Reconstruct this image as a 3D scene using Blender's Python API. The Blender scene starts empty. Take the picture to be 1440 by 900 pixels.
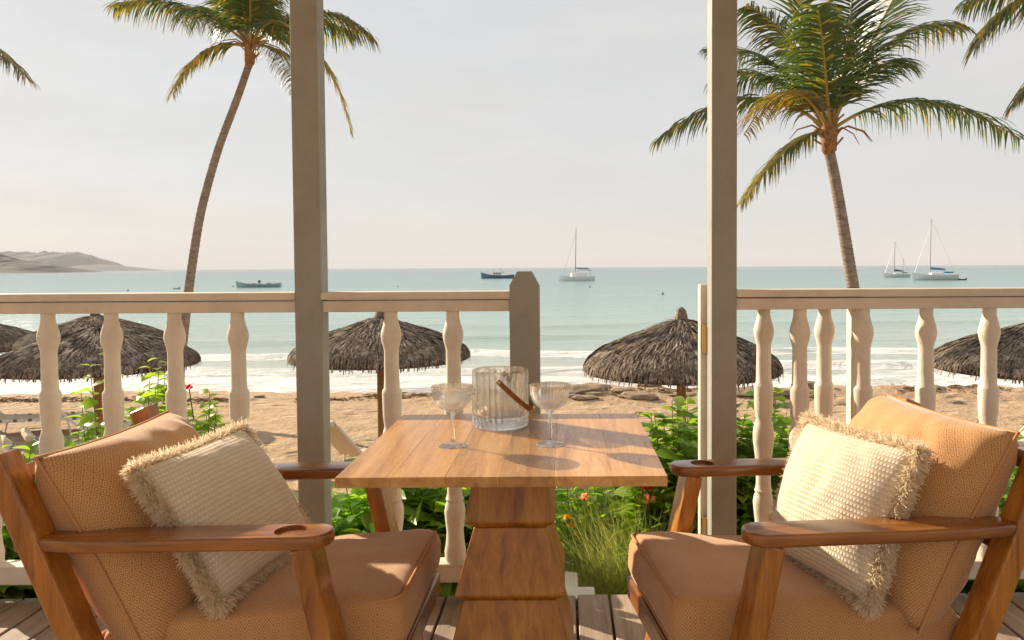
import bpy, bmesh, math, random
from mathutils import Vector, Matrix, noise as mnoise
R = math.radians
scene = bpy.context.scene
COL = scene.collection
# ------------------------------------------------------------------ camera
F_PX, PPX, PPY, W_PX, H_PX = 1100.0, 794.0, 414.0, 1440.0, 900.0
EYE = Vector((0, 0, 1.18))
cam_d = bpy.data.cameras.new('camera')
cam = bpy.data.objects.new('camera', cam_d); COL.objects.link(cam)
cam_d.sensor_width = 36.0
cam_d.lens = F_PX / W_PX * 36.0
cam_d.shift_x = (W_PX / 2 - PPX) / W_PX
cam_d.shift_y = (PPY - H_PX / 2) / W_PX
cam_d.clip_start = 0.05
cam_d.clip_end = 60000
CM = Matrix.Translation(EYE) @ Matrix.Rotation(R(90 - 2.0), 4, 'X') @ Matrix.Rotation(R(-0.34), 4, 'Z')
cam.matrix_world = CM
scene.camera = cam
def ray(px, py):
    return (CM.to_3x3() @ Vector(((px - PPX) / F_PX, -(py - PPY) / F_PX, -1.0)))
def P(px, py, Y):                      # the point at distance Y seen at a pixel
    d = ray(px, py); return EYE + d * (Y / d.y)
def G(px, py, z):                      # the point at height z seen at a pixel
    d = ray(px, py); return EYE + d * ((z - EYE.z) / d.z)
# ------------------------------------------------------------------ sky, sun, exposure
SUN_EL, SUN_AZ = 25.0, -54.0           # azimuth from +Y towards +X
wd = bpy.data.worlds.new('World'); scene.world = wd; wd.use_nodes = True
wn, wl = wd.node_tree.nodes, wd.node_tree.links
bg = wn['Background']
sky = wn.new('ShaderNodeTexSky'); sky.sky_type = 'NISHITA'; sky.sun_disc = False
sky.sun_elevation = R(SUN_EL); sky.sun_rotation = R(SUN_AZ)
sky.altitude = 0; sky.air_density = 1.0; sky.dust_density = 0.6; sky.ozone_density = 1.0
hs = wn.new('ShaderNodeHueSaturation'); hs.inputs['Saturation'].default_value = 0.95
wl.new(sky.outputs[0], hs.inputs['Color'])
# thin high veil of cloud, with a few soft wisps
tc = wn.new('ShaderNodeTexCoord'); mp = wn.new('ShaderNodeMapping'); mp.inputs['Scale'].default_value = (1.2, 1.2, 5.5)
wl.new(tc.outputs['Generated'], mp.inputs['Vector'])
nz = wn.new('ShaderNodeTexNoise'); nz.inputs['Scale'].default_value = 2.6; nz.inputs['Detail'].default_value = 7; nz.inputs['Roughness'].default_value = 0.62
wl.new(mp.outputs[0], nz.inputs['Vector'])
mr = wn.new('ShaderNodeMapRange'); mr.inputs[1].default_value = 0.42; mr.inputs[2].default_value = 0.75; mr.inputs[3].default_value = 0.88; mr.inputs[4].default_value = 0.97
wl.new(nz.outputs['Fac'], mr.inputs[0])
mx = wn.new('ShaderNodeMix'); mx.data_type = 'RGBA'
wl.new(mr.outputs[0], mx.inputs[0]); wl.new(hs.outputs[0], mx.inputs[6])
nz2 = wn.new('ShaderNodeTexNoise'); nz2.inputs['Scale'].default_value = 4.2; nz2.inputs['Detail'].default_value = 8; nz2.inputs['Roughness'].default_value = 0.6
wl.new(mp.outputs[0], nz2.inputs['Vector'])
mr2 = wn.new('ShaderNodeMapRange'); mr2.inputs[1].default_value = 0.5; mr2.inputs[2].default_value = 0.72
wl.new(nz2.outputs['Fac'], mr2.inputs[0])
mxc = wn.new('ShaderNodeMix'); mxc.data_type = 'RGBA'; wl.new(mr2.outputs[0], mxc.inputs[0])
mxc.inputs[6].default_value = (4.12, 4.06, 3.98, 1); mxc.inputs[7].default_value = (4.46, 4.34, 4.24, 1)
wl.new(mxc.outputs[2], mx.inputs[7])
wl.new(mx.outputs[2], bg.inputs['Color'])
bg.inputs['Strength'].default_value = 0.10
sd = bpy.data.lights.new('sun', 'SUN'); sun = bpy.data.objects.new('sun', sd); COL.objects.link(sun)
sd.energy = 5.0; sd.angle = R(0.6); sd.color = (1.0, 0.85, 0.66)
_sv = Vector((math.sin(R(SUN_AZ)) * math.cos(R(SUN_EL)), math.cos(R(SUN_AZ)) * math.cos(R(SUN_EL)), math.sin(R(SUN_EL))))
sun.rotation_euler = _sv.to_track_quat('Z', 'Y').to_euler()
vs = scene.view_settings
vs.view_transform = 'Standard'; vs.look = 'None'; vs.gamma = 1.0; vs.use_curve_mapping = False
vs.exposure = 0.80
scene.render.engine = 'CYCLES'
cy = scene.cycles
cy.use_denoising = True
cy.max_bounces = 16; cy.transmission_bounces = 16; cy.transparent_max_bounces = 24; cy.diffuse_bounces = 4; cy.glossy_bounces = 4
cy.sample_clamp_indirect = 6.0
cy.caustics_reflective = False; cy.caustics_refractive = False
# ------------------------------------------------------------------ helpers: materials
MATS = {}
class NB:
    def __init__(s, name):
        s.m = bpy.data.materials.new(name); s.m.use_nodes = True
        s.n, s.l = s.m.node_tree.nodes, s.m.node_tree.links
        s.b = s.n['Principled BSDF']; s.out = s.n['Material Output']
        s.tc = s.n.new('ShaderNodeTexCoord'); MATS[name] = s.m
    def node(s, t, **kw):
        n = s.n.new('ShaderNode' + t)
        for k, v in kw.items(): setattr(n, k, v)
        return n
    def put(s, sock, v):
        if hasattr(v, 'is_output') or isinstance(v, bpy.types.NodeSocket): s.l.new(v, sock)
        else: sock.default_value = v
    def coord(s, kind='Object', scale=(1, 1, 1), rot=(0, 0, 0)):
        m = s.node('Mapping'); s.l.new(s.tc.outputs[kind], m.inputs[0]); m.inputs['Scale'].default_value = scale; m.inputs['Rotation'].default_value = rot
        return m.outputs[0]
    def noise(s, vec, scale=5, detail=4, rough=0.55, dist=0.0):
        n = s.node('TexNoise'); s.l.new(vec, n.inputs['Vector']); n.inputs['Scale'].default_value = scale
        n.inputs['Detail'].default_value = detail; n.inputs['Roughness'].default_value = rough; n.inputs['Distortion'].default_value = dist
        return n.outputs['Fac']
    def ramp(s, fac, stops):
        r = s.node('ValToRGB'); s.l.new(fac, r.inputs[0]); e = r.color_ramp.elements
        while len(e) < len(stops): e.new(0.5)
        for i, (p, c) in enumerate(stops):
            e[i].position = p; e[i].color = (*c, 1) if len(c) == 3 else c
        return r.outputs[0]
    def mix(s, fac, a, b, mode='MIX'):
        m = s.node('Mix', data_type='RGBA', blend_type=mode)
        s.put(m.inputs[0], fac)
        for i, v in ((6, a), (7, b)):
            if isinstance(v, tuple) and len(v) == 3: v = (*v, 1)
            s.put(m.inputs[i], v)
        return m.outputs[2]
    def math(s, op, a, b=0.0, c=0.0):
        m = s.node('Math', operation=op); s.put(m.inputs[0], a); s.put(m.inputs[1], b); s.put(m.inputs[2], c); return m.outputs[0]
    def rng(s, v, a, b, c, d):
        m = s.node('MapRange'); s.put(m.inputs[0], v)
        for i, q in enumerate((a, b, c, d)): m.inputs[i + 1].default_value = q
        return m.outputs[0]
    def bump(s, h, strength=0.3, dist=0.01):
        b = s.node('Bump'); s.l.new(h, b.inputs['Height']); b.inputs['Strength'].default_value = strength; b.inputs['Distance'].default_value = dist
        s.l.new(b.outputs[0], s.b.inputs['Normal']); return b.outputs[0]
    def objrand(s):
        return s.node('ObjectInfo').outputs['Random']
    def set(s, **kw):
        for k, v in kw.items():
            if isinstance(v, tuple) and len(v) == 3: v = (*v, 1)
            s.put(s.b.inputs[k.replace('_', ' ')], v)
        return s.m
def M(name): return MATS[name]

def paint(name, c, rough=0.45, dirt=0.12, grain=(3, 3, 40)):
    b = NB(name); v = b.coord()
    n1 = b.noise(v, 6, 6, .65); n2 = b.noise(b.coord(scale=grain), 3, 4, .6)
    d = tuple(x * (1 - dirt * 2.4) * k for x, k in zip(c, (1, .97, .88)))
    col = b.mix(b.rng(n1, .45, .75, 0, .55), c, d)
    col = b.mix(b.rng(n2, .6, .8, 0, .35), col, d)
    b.set(Base_Color=col, Roughness=b.rng(n1, .3, .7, rough, rough + .2)); b.bump(b.math('ADD', n2, b.math('MULTIPLY', b.noise(v, 45, 3, .7), .5)), .5, .004)
    return b.m
def wood(name, cs, axis='x', rough=(.3, .5), scale=1.0, coat=0.0, tint=.35):
    b = NB(name); k = {'x': (2.2, 30, 30), 'y': (30, 2.2, 30), 'z': (30, 30, 2.2)}[axis]
    k = tuple(q * scale for q in k)
    orr = b.objrand()
    add = b.node('VectorMath', operation='ADD'); b.l.new(b.coord(scale=k), add.inputs[0])
    cmb = b.node('CombineXYZ'); b.put(cmb.inputs[0], b.math('MULTIPLY', orr, 37.0)); b.put(cmb.inputs[1], b.math('MULTIPLY', orr, 91.0)); b.put(cmb.inputs[2], b.math('MULTIPLY', orr, 53.0))
    b.l.new(cmb.outputs[0], add.inputs[1]); v = add.outputs[0]
    n = b.noise(v, 1.0, 8, .62, .6); f = b.noise(v, 5.5, 4, .7)
    col = b.ramp(n, [(.28, cs[0]), (.5, cs[1]), (.74, cs[2])])
    col = b.mix(b.rng(f, .45, .8, 0, .45), col, cs[0])
    hsv = b.node('HueSaturation'); b.put(hsv.inputs['Value'], b.rng(orr, 0, 1, 1 - tint, 1 + tint * .6)); b.put(hsv.inputs['Color'], col)
    b.set(Base_Color=hsv.outputs[0], Roughness=b.rng(f, .3, .8, *rough), Coat_Weight=coat, Coat_Roughness=.25)
    b.bump(f, .18, .003)
    return b.m
# ------------------------------------------------------------------ helpers: meshes
def finish(bm, name, mat, parent=None, smooth=False, angle=None):
    me = bpy.data.meshes.new(name); bm.to_mesh(me); bm.free()
    return link_mesh(me, name, mat, parent, smooth, angle)
def link_mesh(me, name, mat, parent=None, smooth=False, angle=None):
    if mat is not None: me.materials.append(M(mat) if isinstance(mat, str) else mat)
    if smooth:
        me.polygons.foreach_set('use_smooth', [True] * len(me.polygons))
        if angle: me.set_sharp_from_angle(angle=R(angle))
    o = bpy.data.objects.new(name, me); COL.objects.link(o)
    if parent is not None: o.parent = parent
    return o
def from_py(name, vs_, fs_, mat, parent=None, smooth=False, angle=None, uvs=None):
    me = bpy.data.meshes.new(name); me.from_pydata([tuple(v) for v in vs_], [], fs_); me.update()
    if uvs is not None:
        uv = me.uv_layers.new(name='UVMap')
        for lp in me.loops: uv.data[lp.index].uv = uvs[lp.vertex_index]
    return link_mesh(me, name, mat, parent, smooth, angle)
def box_bm(x0, x1, y0, y1, z0, z1, r=0.004, seg=2, bm=None):
    t = bmesh.new()
    bmesh.ops.create_cube(t, size=1.0)
    for v in t.verts: v.co = Vector(((x0 + x1) / 2 + v.co.x * (x1 - x0), (y0 + y1) / 2 + v.co.y * (y1 - y0), (z0 + z1) / 2 + v.co.z * (z1 - z0)))
    if r > 0: bmesh.ops.bevel(t, geom=t.edges[:], offset=r, segments=seg, affect='EDGES', profile=.5)
    if bm is None: return t
    me = bpy.data.meshes.new('t'); t.to_mesh(me); bm.from_mesh(me); t.free(); bpy.data.meshes.remove(me)
    return bm
def beam_bm(a, b, wx, wy, r=.004, up=(0, 1, 0), seg=2):
    """bar from a to b; wy across `up` direction, wx the other way"""
    a, b = Vector(a), Vector(b); d = b - a; L = d.length; z = d.normalized()
    y = Vector(up); y = (y - z * y.dot(z)).normalized(); x = y.cross(z)
    t = box_bm(-wx / 2, wx / 2, -wy / 2, wy / 2, 0, L, r, seg)
    m = Matrix((x, y, z)).transposed().to_4x4(); m.translation = a
    bmesh.ops.transform(t, matrix=m, verts=t.verts); return t
def box(name, mat, parent, *dims, r=.004, seg=2): return finish(box_bm(*dims, r=r, seg=seg), name, mat, parent)
def beam(name, mat, parent, a, b, wx, wy, r=.004, up=(0, 1, 0)): return finish(beam_bm(a, b, wx, wy, r, up), name, mat, parent)
def lathe(prof, seg=24, c=(0, 0, 0), mod=None, cap=True):
    vs_, fs_ = [], []
    for i, (r, z) in enumerate(prof):
        for k in range(seg):
            a = 2 * math.pi * k / seg; rr = r if mod is None else r * mod(a, i)
            vs_.append((c[0] + rr * math.cos(a), c[1] + rr * math.sin(a), c[2] + z))
    for i in range(len(prof) - 1):
        for k in range(seg):
            fs_.append((i * seg + k, i * seg + (k + 1) % seg, (i + 1) * seg + (k + 1) % seg, (i + 1) * seg + k))
    if cap:
        fs_.append(tuple(reversed(range(seg)))); n = (len(prof) - 1) * seg; fs_.append(tuple(n + k for k in range(seg)))
    return vs_, fs_
def tube(pts, rads, seg=10, vs_=None, fs_=None, cap=True):
    vs_ = [] if vs_ is None else vs_; fs_ = [] if fs_ is None else fs_
    pts = [Vector(p) for p in pts]; ref = None; base = len(vs_)
    for i, p in enumerate(pts):
        d = (pts[min(i + 1, len(pts) - 1)] - pts[max(i - 1, 0)]).normalized()
        if ref is None: ref = d.orthogonal().normalized()
        ref = (ref - d * ref.dot(d)).normalized(); o = d.cross(ref)
        r = rads[i] if hasattr(rads, '__len__') else rads
        for k in range(seg):
            a = 2 * math.pi * k / seg; vs_.append(p + ref * (r * math.cos(a)) + o * (r * math.sin(a)))
    for i in range(len(pts) - 1):
        for k in range(seg):
            fs_.append((base + i * seg + k, base + i * seg + (k + 1) % seg, base + (i + 1) * seg + (k + 1) % seg, base + (i + 1) * seg + k))
    if cap:
        fs_.append(tuple(base + k for k in reversed(range(seg)))); n = base + (len(pts) - 1) * seg; fs_.append(tuple(n + k for k in range(seg)))
    return vs_, fs_
def tube_obj(name, mat, parent, pts, rads, seg=10): return from_py(name, *tube(pts, rads, seg), mat, parent, smooth=True, angle=50)
def thing(name, label, cat, loc=(0, 0, 0), rz=0.0, group=None):
    o = bpy.data.objects.new(name, None); COL.objects.link(o); o.empty_display_size = .1
    o.location = loc; o.rotation_euler = (0, 0, rz); return tag(o, label, cat, group)
def tag(o, label=None, cat=None, group=None, kind=None):
    if label: o['label'] = label
    if cat: o['category'] = cat
    if group: o['group'] = group
    if kind: o['kind'] = kind
    return o
def copy_tree(o, parent=None):
    c = o.copy(); COL.objects.link(c); c.parent = parent
    for ch in [x for x in o.children]: copy_tree(ch, c)
    return c
def smooth_step(a, b, x):
    t = min(1, max(0, (x - a) / (b - a))); return t * t * (3 - 2 * t)
def fbm(x, y, z=0.0, o=4):
    s, a, f = 0, 1, 1
    for _ in range(o):
        s += a * mnoise.noise(Vector((x * f, y * f, z * f + 7.3))); a *= .5; f *= 2
    return s
# ------------------------------------------------------------------ materials
paint('cream_paint', (.78, .70, .575), .5, .15, (30, 30, 3))
paint('rail_paint', (.74, .655, .52), .5, .15, (2.5, 30, 30))
paint('post_paint', (.34, .335, .285), .5, .14, (30, 30, 3))
paint('white_step', (.78, .72, .64), .5, .12)
TEAK = ((.20, .062, .014), (.42, .155, .038), (.56, .24, .07))
wood('chair_x', ((.12, .036, .005), (.33, .118, .017), (.52, .215, .038)), 'x', (.16, .34), coat=.5, tint=.15)
wood('chair_y', ((.12, .036, .005), (.33, .118, .017), (.52, .215, .038)), 'y', (.16, .34), coat=.5, tint=.15)
wood('chair_z', ((.19, .058, .007), (.45, .17, .022), (.62, .27, .045)), 'z', (.2, .38), coat=.35, tint=.15)
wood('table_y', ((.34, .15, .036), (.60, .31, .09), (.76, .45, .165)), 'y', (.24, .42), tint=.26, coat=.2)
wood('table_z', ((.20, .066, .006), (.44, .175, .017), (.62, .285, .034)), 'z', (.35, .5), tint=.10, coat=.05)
wood('deck_wood', ((.22, .155, .11), (.42, .31, .225), (.54, .42, .32)), 'y', (.6, .8), tint=.3)
wood('pole_wood', ((.13, .06, .02), (.30, .15, .05), (.42, .23, .09)), 'z', (.6, .8), tint=.2)
def fabric(name, a, b_, lined=True):
    b = NB(name); uv = b.coord('UV')
    sx = b.node('SeparateXYZ'); b.l.new(uv, sx.inputs[0])
    def tri(s, per): return b.math('ABSOLUTE', b.math('SUBTRACT', b.math('FRACT', b.math('DIVIDE', s, per)), .5))
    d = b.math('ADD', tri(sx.outputs[0], .021), b.math('MULTIPLY', tri(sx.outputs[1], .026), 1.0))
    w = b.math('SINE', b.math('MULTIPLY', d, 6.2832 * 3.5))
    fac = b.rng(w, -.55, .55, 0, 1)
    n = b.noise(b.coord('UV', (1, 1, 1)), 30, 4, .6)
    big = b.noise(b.coord('Object'), 6, 3, .5)
    col = b.mix(fac, a, b_); col = b.mix(b.rng(n, .3, .7, 0, .25), col, a); col = b.mix(b.rng(big, .3, .75, 0, .18), col, b_)
    b.set(Base_Color=col, Roughness=.92, Sheen_Weight=.35, Sheen_Roughness=.5, Specular_IOR_Level=.15)
    b.bump(b.math('ADD', fac, b.math('MULTIPLY', n, .3)), .08, .0006)
    return b.m
fabric('terracotta_weave', (.42, .195, .062), (.68, .41, .195))
b = NB('cream_waffle'); uv = b.coord('UV'); sx = b.node('SeparateXYZ'); b.l.new(uv, sx.inputs[0])
rw = b.math('SINE', b.math('MULTIPLY', sx.outputs[1], 6.2832 / .0125))
cw = b.math('SINE', b.math('ADD', b.math('MULTIPLY', sx.outputs[0], 6.2832 / .0085), b.math('MULTIPLY', b.math('FLOOR', b.math('DIVIDE', sx.outputs[1], .0125)), 3.1416)))
wf = b.math('MULTIPLY', b.rng(rw, -.6, .4, 0, 1), b.rng(cw, -.9, .2, .35, 1))
nn = b.noise(b.coord('Object'), 9, 4, .6)
col = b.mix(wf, (.72, .59, .41), (.88, .79, .64)); col = b.mix(b.rng(nn, .4, .8, 0, .3), col, (.72, .58, .40))
b.set(Base_Color=col, Roughness=.95, Sheen_Weight=.3, Specular_IOR_Level=.1); b.bump(wf, .8, .003)
b = NB('fringe_yarn'); v = b.coord(); n = b.noise(v, 60, 3, .7); n2 = b.noise(v, 14, 2, .5)
col = b.ramp(n, [(.25, (.76, .61, .41)), (.5, (.89, .78, .60)), (.75, (.94, .87, .73))])
b.set(Base_Color=col, Roughness=.95, Specular_IOR_Level=.05)
tr = b.node('BsdfTranslucent'); b.l.new(col, tr.inputs[0]); ms = b.node('MixShader'); ms.inputs[0].default_value = .45
b.l.new(b.b.outputs[0], ms.inputs[1]); b.l.new(tr.outputs[0], ms.inputs[2]); b.l.new(ms.outputs[0], b.out.inputs[0])
b = NB('piping'); b.set(Base_Color=(.52, .27, .115), Roughness=.9)
b = NB('black_metal'); b.set(Base_Color=(.02, .018, .016), Roughness=.5)
b = NB('brass'); b.set(Base_Color=(.62, .40, .16), Metallic=1.0, Roughness=.35)
b = NB('leather'); n = b.noise(b.coord(), 60, 5, .6); b.set(Base_Color=b.ramp(n, [(.3, (.16, .065, .016)), (.7, (.34, .16, .045))]), Roughness=.5); b.bump(n, .2, .001)
# clear glass: part real refraction, part plain see-through as thin glass is
for nm, tr in (('bucket_glass', .50), ('coupe_glass', .50)):
    b = NB(nm); gl = b.node('BsdfGlass'); gl.inputs['IOR'].default_value = 1.47; gl.inputs['Roughness'].default_value = .01; gl.inputs['Color'].default_value = (1, 1, 1, 1)
    tp = b.node('BsdfTransparent'); tp.inputs['Color'].default_value = (.985, .985, .98, 1); mxs = b.node('MixShader'); mxs.inputs[0].default_value = tr
    b.l.new(gl.outputs[0], mxs.inputs[1]); b.l.new(tp.outputs[0], mxs.inputs[2]); b.l.new(mxs.outputs[0], b.out.inputs[0])
# sand
b = NB('sand'); v = b.coord()
n1 = b.noise(v, .35, 5, .6); n2 = b.noise(v, 3.0, 6, .65); n3 = b.noise(v, 40, 3, .6)
col = b.ramp(n2, [(.3, (.38, .25, .145)), (.5, (.52, .365, .225)), (.72, (.60, .44, .285))])
col = b.mix(b.rng(n1, .35, .7, 0, .4), col, (.46, .31, .19))
sp = b.node('SeparateXYZ'); b.l.new(b.tc.outputs['Object'], sp.inputs[0])
wet = b.rng(b.math('ADD', sp.outputs[2], b.math('MULTIPLY', n2, .12)), -2.12, -1.98, 1, 0)
col = b.mix(wet, col, (.25, .165, .10))
vo = b.node('TexVoronoi'); b.l.new(b.coord(scale=(1, 1.7, .1)), vo.inputs['Vector']); vo.inputs['Scale'].default_value = 1.5; foot = b.rng(vo.outputs['Distance'], .10, .30, 0, 1)
b.set(Base_Color=col, Roughness=b.rng(wet, 0, 1, .95, .45), Specular_IOR_Level=.25)
b.bump(b.math('ADD', b.math('MULTIPLY', n2, 1.0), b.math('ADD', b.math('MULTIPLY', n3, .15), b.math('MULTIPLY', foot, .55))), 1.0, .16)
b = NB('soil'); n = b.noise(b.coord(), 12, 5, .6); b.set(Base_Color=b.ramp(n, [(.3, (.09, .06, .03)), (.7, (.28, .19, .10))]), Roughness=.95); b.bump(n, .8, .03)
# sea
b = NB('sea_water'); v = b.coord()
sp = b.node('SeparateXYZ'); b.l.new(v, sp.inputs[0]); yy = sp.outputs[1]
lg = b.math('LOGARITHM', b.math('MAXIMUM', yy, 1.0), 10.0)
pn = b.noise(b.coord(scale=(.25, 1, 1)), .045, 4, .6)
pf = b.noise(b.coord(scale=(.15, 1, 1)), .006, 4, .6)
lgn = b.math('ADD', lg, b.math('MULTIPLY', b.math('SUBTRACT', pn, .5), .35))
lgn = b.math('ADD', lgn, b.math('MULTIPLY', b.math('SUBTRACT', pf, .5), .35))
deep = b.ramp(b.rng(lgn, 1.3, 3.2, 0, 1), [(0, (.50, .52, .46)), (.10, (.38, .47, .43)), (.25, (.27, .40, .38)), (.5, (.16, .29, .30)), (.75, (.10, .21, .24)), (1, (.07, .15, .19))])
fo1 = b.noise(b.coord(scale=(.45, 1, 1)), .9, 7, .68, 1.0); fo2 = b.noise(b.coord(scale=(.10, 1, 1)), .5, 3, .5)
near = b.rng(b.math('ADD', yy, b.math('MULTIPLY', b.math('SUBTRACT', fo2, .5), 9.0)), 23.4, 29.5, .27, -.28)
foam = b.rng(b.math('ADD', b.math('ADD', fo1, near), b.math('MULTIPLY', b.math('SUBTRACT', b.noise(b.coord(scale=(.3, 1, 1)), 3.2, 5, .7), .5), .5)), .56, .80, 0, 1)
crest = b.node('Attribute', attribute_name='crest').outputs['Fac']
foam = b.math('MAXIMUM', foam, b.math('MULTIPLY', crest, b.rng(fo1, .35, .5, 0, 1)))
w1 = b.noise(b.coord(scale=(.5, 1.6, 1)), 2.2, 6, .65); w2 = b.noise(b.coord(scale=(.35, 1.2, 1)), .35, 5, .6)
col = b.mix(foam, deep, (.80, .775, .745))
b.set(Base_Color=col, Roughness=b.rng(foam, 0, 1, .18, .8), IOR=1.33, Specular_IOR_Level=.5)
b.bump(b.math('ADD', b.math('ADD', b.math('MULTIPLY', w1, .35), w2), b.math('MULTIPLY', foam, .25)), .7, .55)
# thatch, palms, leaves
b = NB('thatch'); v = b.coord(); n = b.noise(v, 30, 3, .7); n2 = b.noise(v, 3.5, 4, .65)
col = b.ramp(n, [(.25, (.055, .042, .032)), (.5, (.18, .135, .10)), (.75, (.46, .36, .265))])
col = b.mix(b.rng(n2, .50, .66, 0, .6), col, (.045, .036, .03)); n3 = b.noise(v, 5.5, 3, .6); col = b.mix(b.rng(n3, .54, .68, 0, .55), col, (.58, .48, .37)); b.set(Base_Color=col, Roughness=.9, Specular_IOR_Level=.2)
b = NB('thatch_core'); b.set(Base_Color=(.05, .04, .032), Roughness=.95)
def leafmat(name, c1, c2, trans=.35, rough=.4, tint=(.9, 1.0, .35), scale=3.0, spec=.4):
    b = NB(name); n = b.noise(b.coord(), scale, 3, .6); rnd = b.objrand()
    col = b.mix(b.rng(n, .3, .7, 0, 1), c1, c2)
    hsv = b.node('HueSaturation'); b.put(hsv.inputs['Value'], b.rng(rnd, 0, 1, .75, 1.45)); b.put(hsv.inputs['Hue'], b.rng(b.math('FRACT', b.math('MULTIPLY', rnd, 7.3)), 0, 1, .462, .508)); b.put(hsv.inputs['Color'], col)
    tr = b.node('BsdfTranslucent'); tcol = b.mix(1.0, hsv.outputs[0], tuple(2.2 * q for q in tint), 'MULTIPLY'); b.l.new(tcol, tr.inputs[0])
    b.set(Base_Color=hsv.outputs[0], Roughness=rough, Specular_IOR_Level=spec)
    ms = b.node('MixShader'); ms.inputs[0].default_value = trans
    b.l.new(b.b.outputs[0], ms.inputs[1]); b.l.new(tr.outputs[0], ms.inputs[2]); b.l.new(ms.outputs[0], b.out.inputs[0]); return b.m
leafmat('bush_leaf', (.085, .18, .028), (.20, .33, .055), .46, .30)
leafmat('broad_leaf', (.10, .20, .032), (.24, .36, .065), .48, .32)
leafmat('light_leaf', (.18, .29, .04), (.33, .42, .075), .52, .4)
leafmat('grass_blade', (.17, .26, .08), (.40, .40, .19), .4, .6, (.9, .9, .4), 5)
leafmat('palm_green', (.032, .066, .024), (.080, .110, .034), .33, .36, (.92, .95, .32), 1.2, .45)
leafmat('palm_gold', (.13, .15, .03), (.28, .24, .05), .42, .42, (1.0, .75, .22), 1.6)
leafmat('petal_red', (.50, .03, .02), (.66, .09, .04), .4, .5, (1, .5, .4))
leafmat('petal_pink', (.75, .36, .24), (.8, .48, .34), .4, .5, (1, .7, .6))
leafmat('petal_yellow', (.62, .42, .03), (.75, .55, .08), .4, .5, (1, .9, .4))
b = NB('stem'); b.set(Base_Color=(.16, .15, .05), Roughness=.8)
b = NB('rachis'); b.set(Base_Color=(.38, .27, .07), Roughness=.5)
b = NB('palm_fibre'); n = b.noise(b.coord(), 18, 4, .7); b.set(Base_Color=b.ramp(n, [(.3, (.13, .06, .02)), (.7, (.45, .24, .09))]), Roughness=.9)
b = NB('palm_bark'); v = b.coord(scale=(1, 1, 1)); n = b.noise(v, 9, 5, .65); n2 = b.noise(b.coord(scale=(1, 1, 7)), 4, 3, .6)
b.set(Base_Color=b.mix(b.rng(n2, .5, .7, 0, .7), b.ramp(n, [(.3, (.20, .155, .115)), (.7, (.38, .305, .235))]), (.11, .075, .05)), Roughness=.9); b.bump(n2, .5, .02)
b = NB('hill_scrub'); n = b.noise(b.coord(), .035, 7, .65); b.set(Base_Color=b.ramp(n, [(.35, (.035, .032, .02)), (.65, (.09, .075, .05))]), Roughness=.95)
b = NB('boat_white'); b.set(Base_Color=(.80, .78, .74), Roughness=.35)
b = NB('boat_blue'); b.set(Base_Color=(.09, .17, .25), Roughness=.4)
b = NB('boat_teal'); b.set(Base_Color=(.36, .44, .44), Roughness=.5)
b = NB('boat_dark'); b.set(Base_Color=(.04, .045, .05), Roughness=.3)
b = NB('boat_canvas'); b.set(Base_Color=(.03, .20, .36), Roughness=.8)
b = NB('boat_wood'); b.set(Base_Color=(.42, .27, .17), Roughness=.6)
b = NB('mast_metal'); b.set(Base_Color=(.42, .38, .35), Roughness=.4)
b = NB('sling'); n = b.noise(b.coord(), 14, 3, .5); b.set(Base_Color=b.mix(n, (.62, .50, .34), (.72, .60, .43)), Roughness=.85)
b = NB('sling_band'); b.set(Base_Color=(.16, .17, .15), Roughness=.8)
b = NB('lounger_frame'); b.set(Base_Color=(.75, .70, .62), Roughness=.4)
b = NB('rock'); n = b.noise(b.coord(), 4, 6, .65); b.set(Base_Color=b.ramp(n, [(.3, (.16, .11, .07)), (.7, (.42, .30, .19))]), Roughness=.9); b.bump(n, .8, .05)
b = NB('seaweed'); n = b.noise(b.coord(), 5, 4, .6); b.set(Base_Color=b.ramp(n, [(.3, (.18, .115, .06)), (.7, (.36, .24, .13))]), Roughness=.9)
# ================================================================== SETTING
SEA_Z = -2.2
def ground_z(x, y):
    z = -.28 - 1.42 * smooth_step(2.9, 8.5, y) - .22 * smooth_step(8.5, 19.0, y)
    z -= .45 * smooth_step(19.0 + 1.2 * mnoise.noise(Vector((x * .15, 3, 0))), 22.5, y) + 1.6 * smooth_step(22, 34, y)
    k = smooth_step(6, 9, y)
    z += k * (.045 * fbm(x * .55, y * .55) + .045 * mnoise.noise(Vector((x * 1.7, y * 1.7, 0))) + .022 * mnoise.noise(Vector((x * 3.4, y * 3.4, 4))))
    # low crumbling sand ledge above the wash, strongest to the right
    z += .16 * smooth_step(17.2, 18.6, y) * (1 - smooth_step(18.9, 19.6, y + .9 * fbm(x * .5, 1.0))) * smooth_step(-8, 2, x + 4 * mnoise.noise(Vector((x * .2, 0, 5))))
    return z
xs = [-420, -160, -80, -50] + [-36 + .30 * i for i in range(241)] + [50, 80, 160, 420]
ys = [-60, -12, -4, 0, 2, 2.6] + [3 + .3 * i for i in range(20)] + [9 + .12 * i for i in range(125)] + [24.2, 26, 29, 34, 40]
vs_, fs_ = [], []
for y in ys:
    for x in xs: vs_.append((x, y, ground_z(x, y)))
nx = len(xs)
for j in range(len(ys) - 1):
    for i in range(nx - 1): fs_.append((j * nx + i, j * nx + i + 1, (j + 1) * nx + i + 1, (j + 1) * nx + i))
o = from_py('beach', vs_, fs_, 'sand', smooth=True); tag(o, kind='structure')
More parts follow.
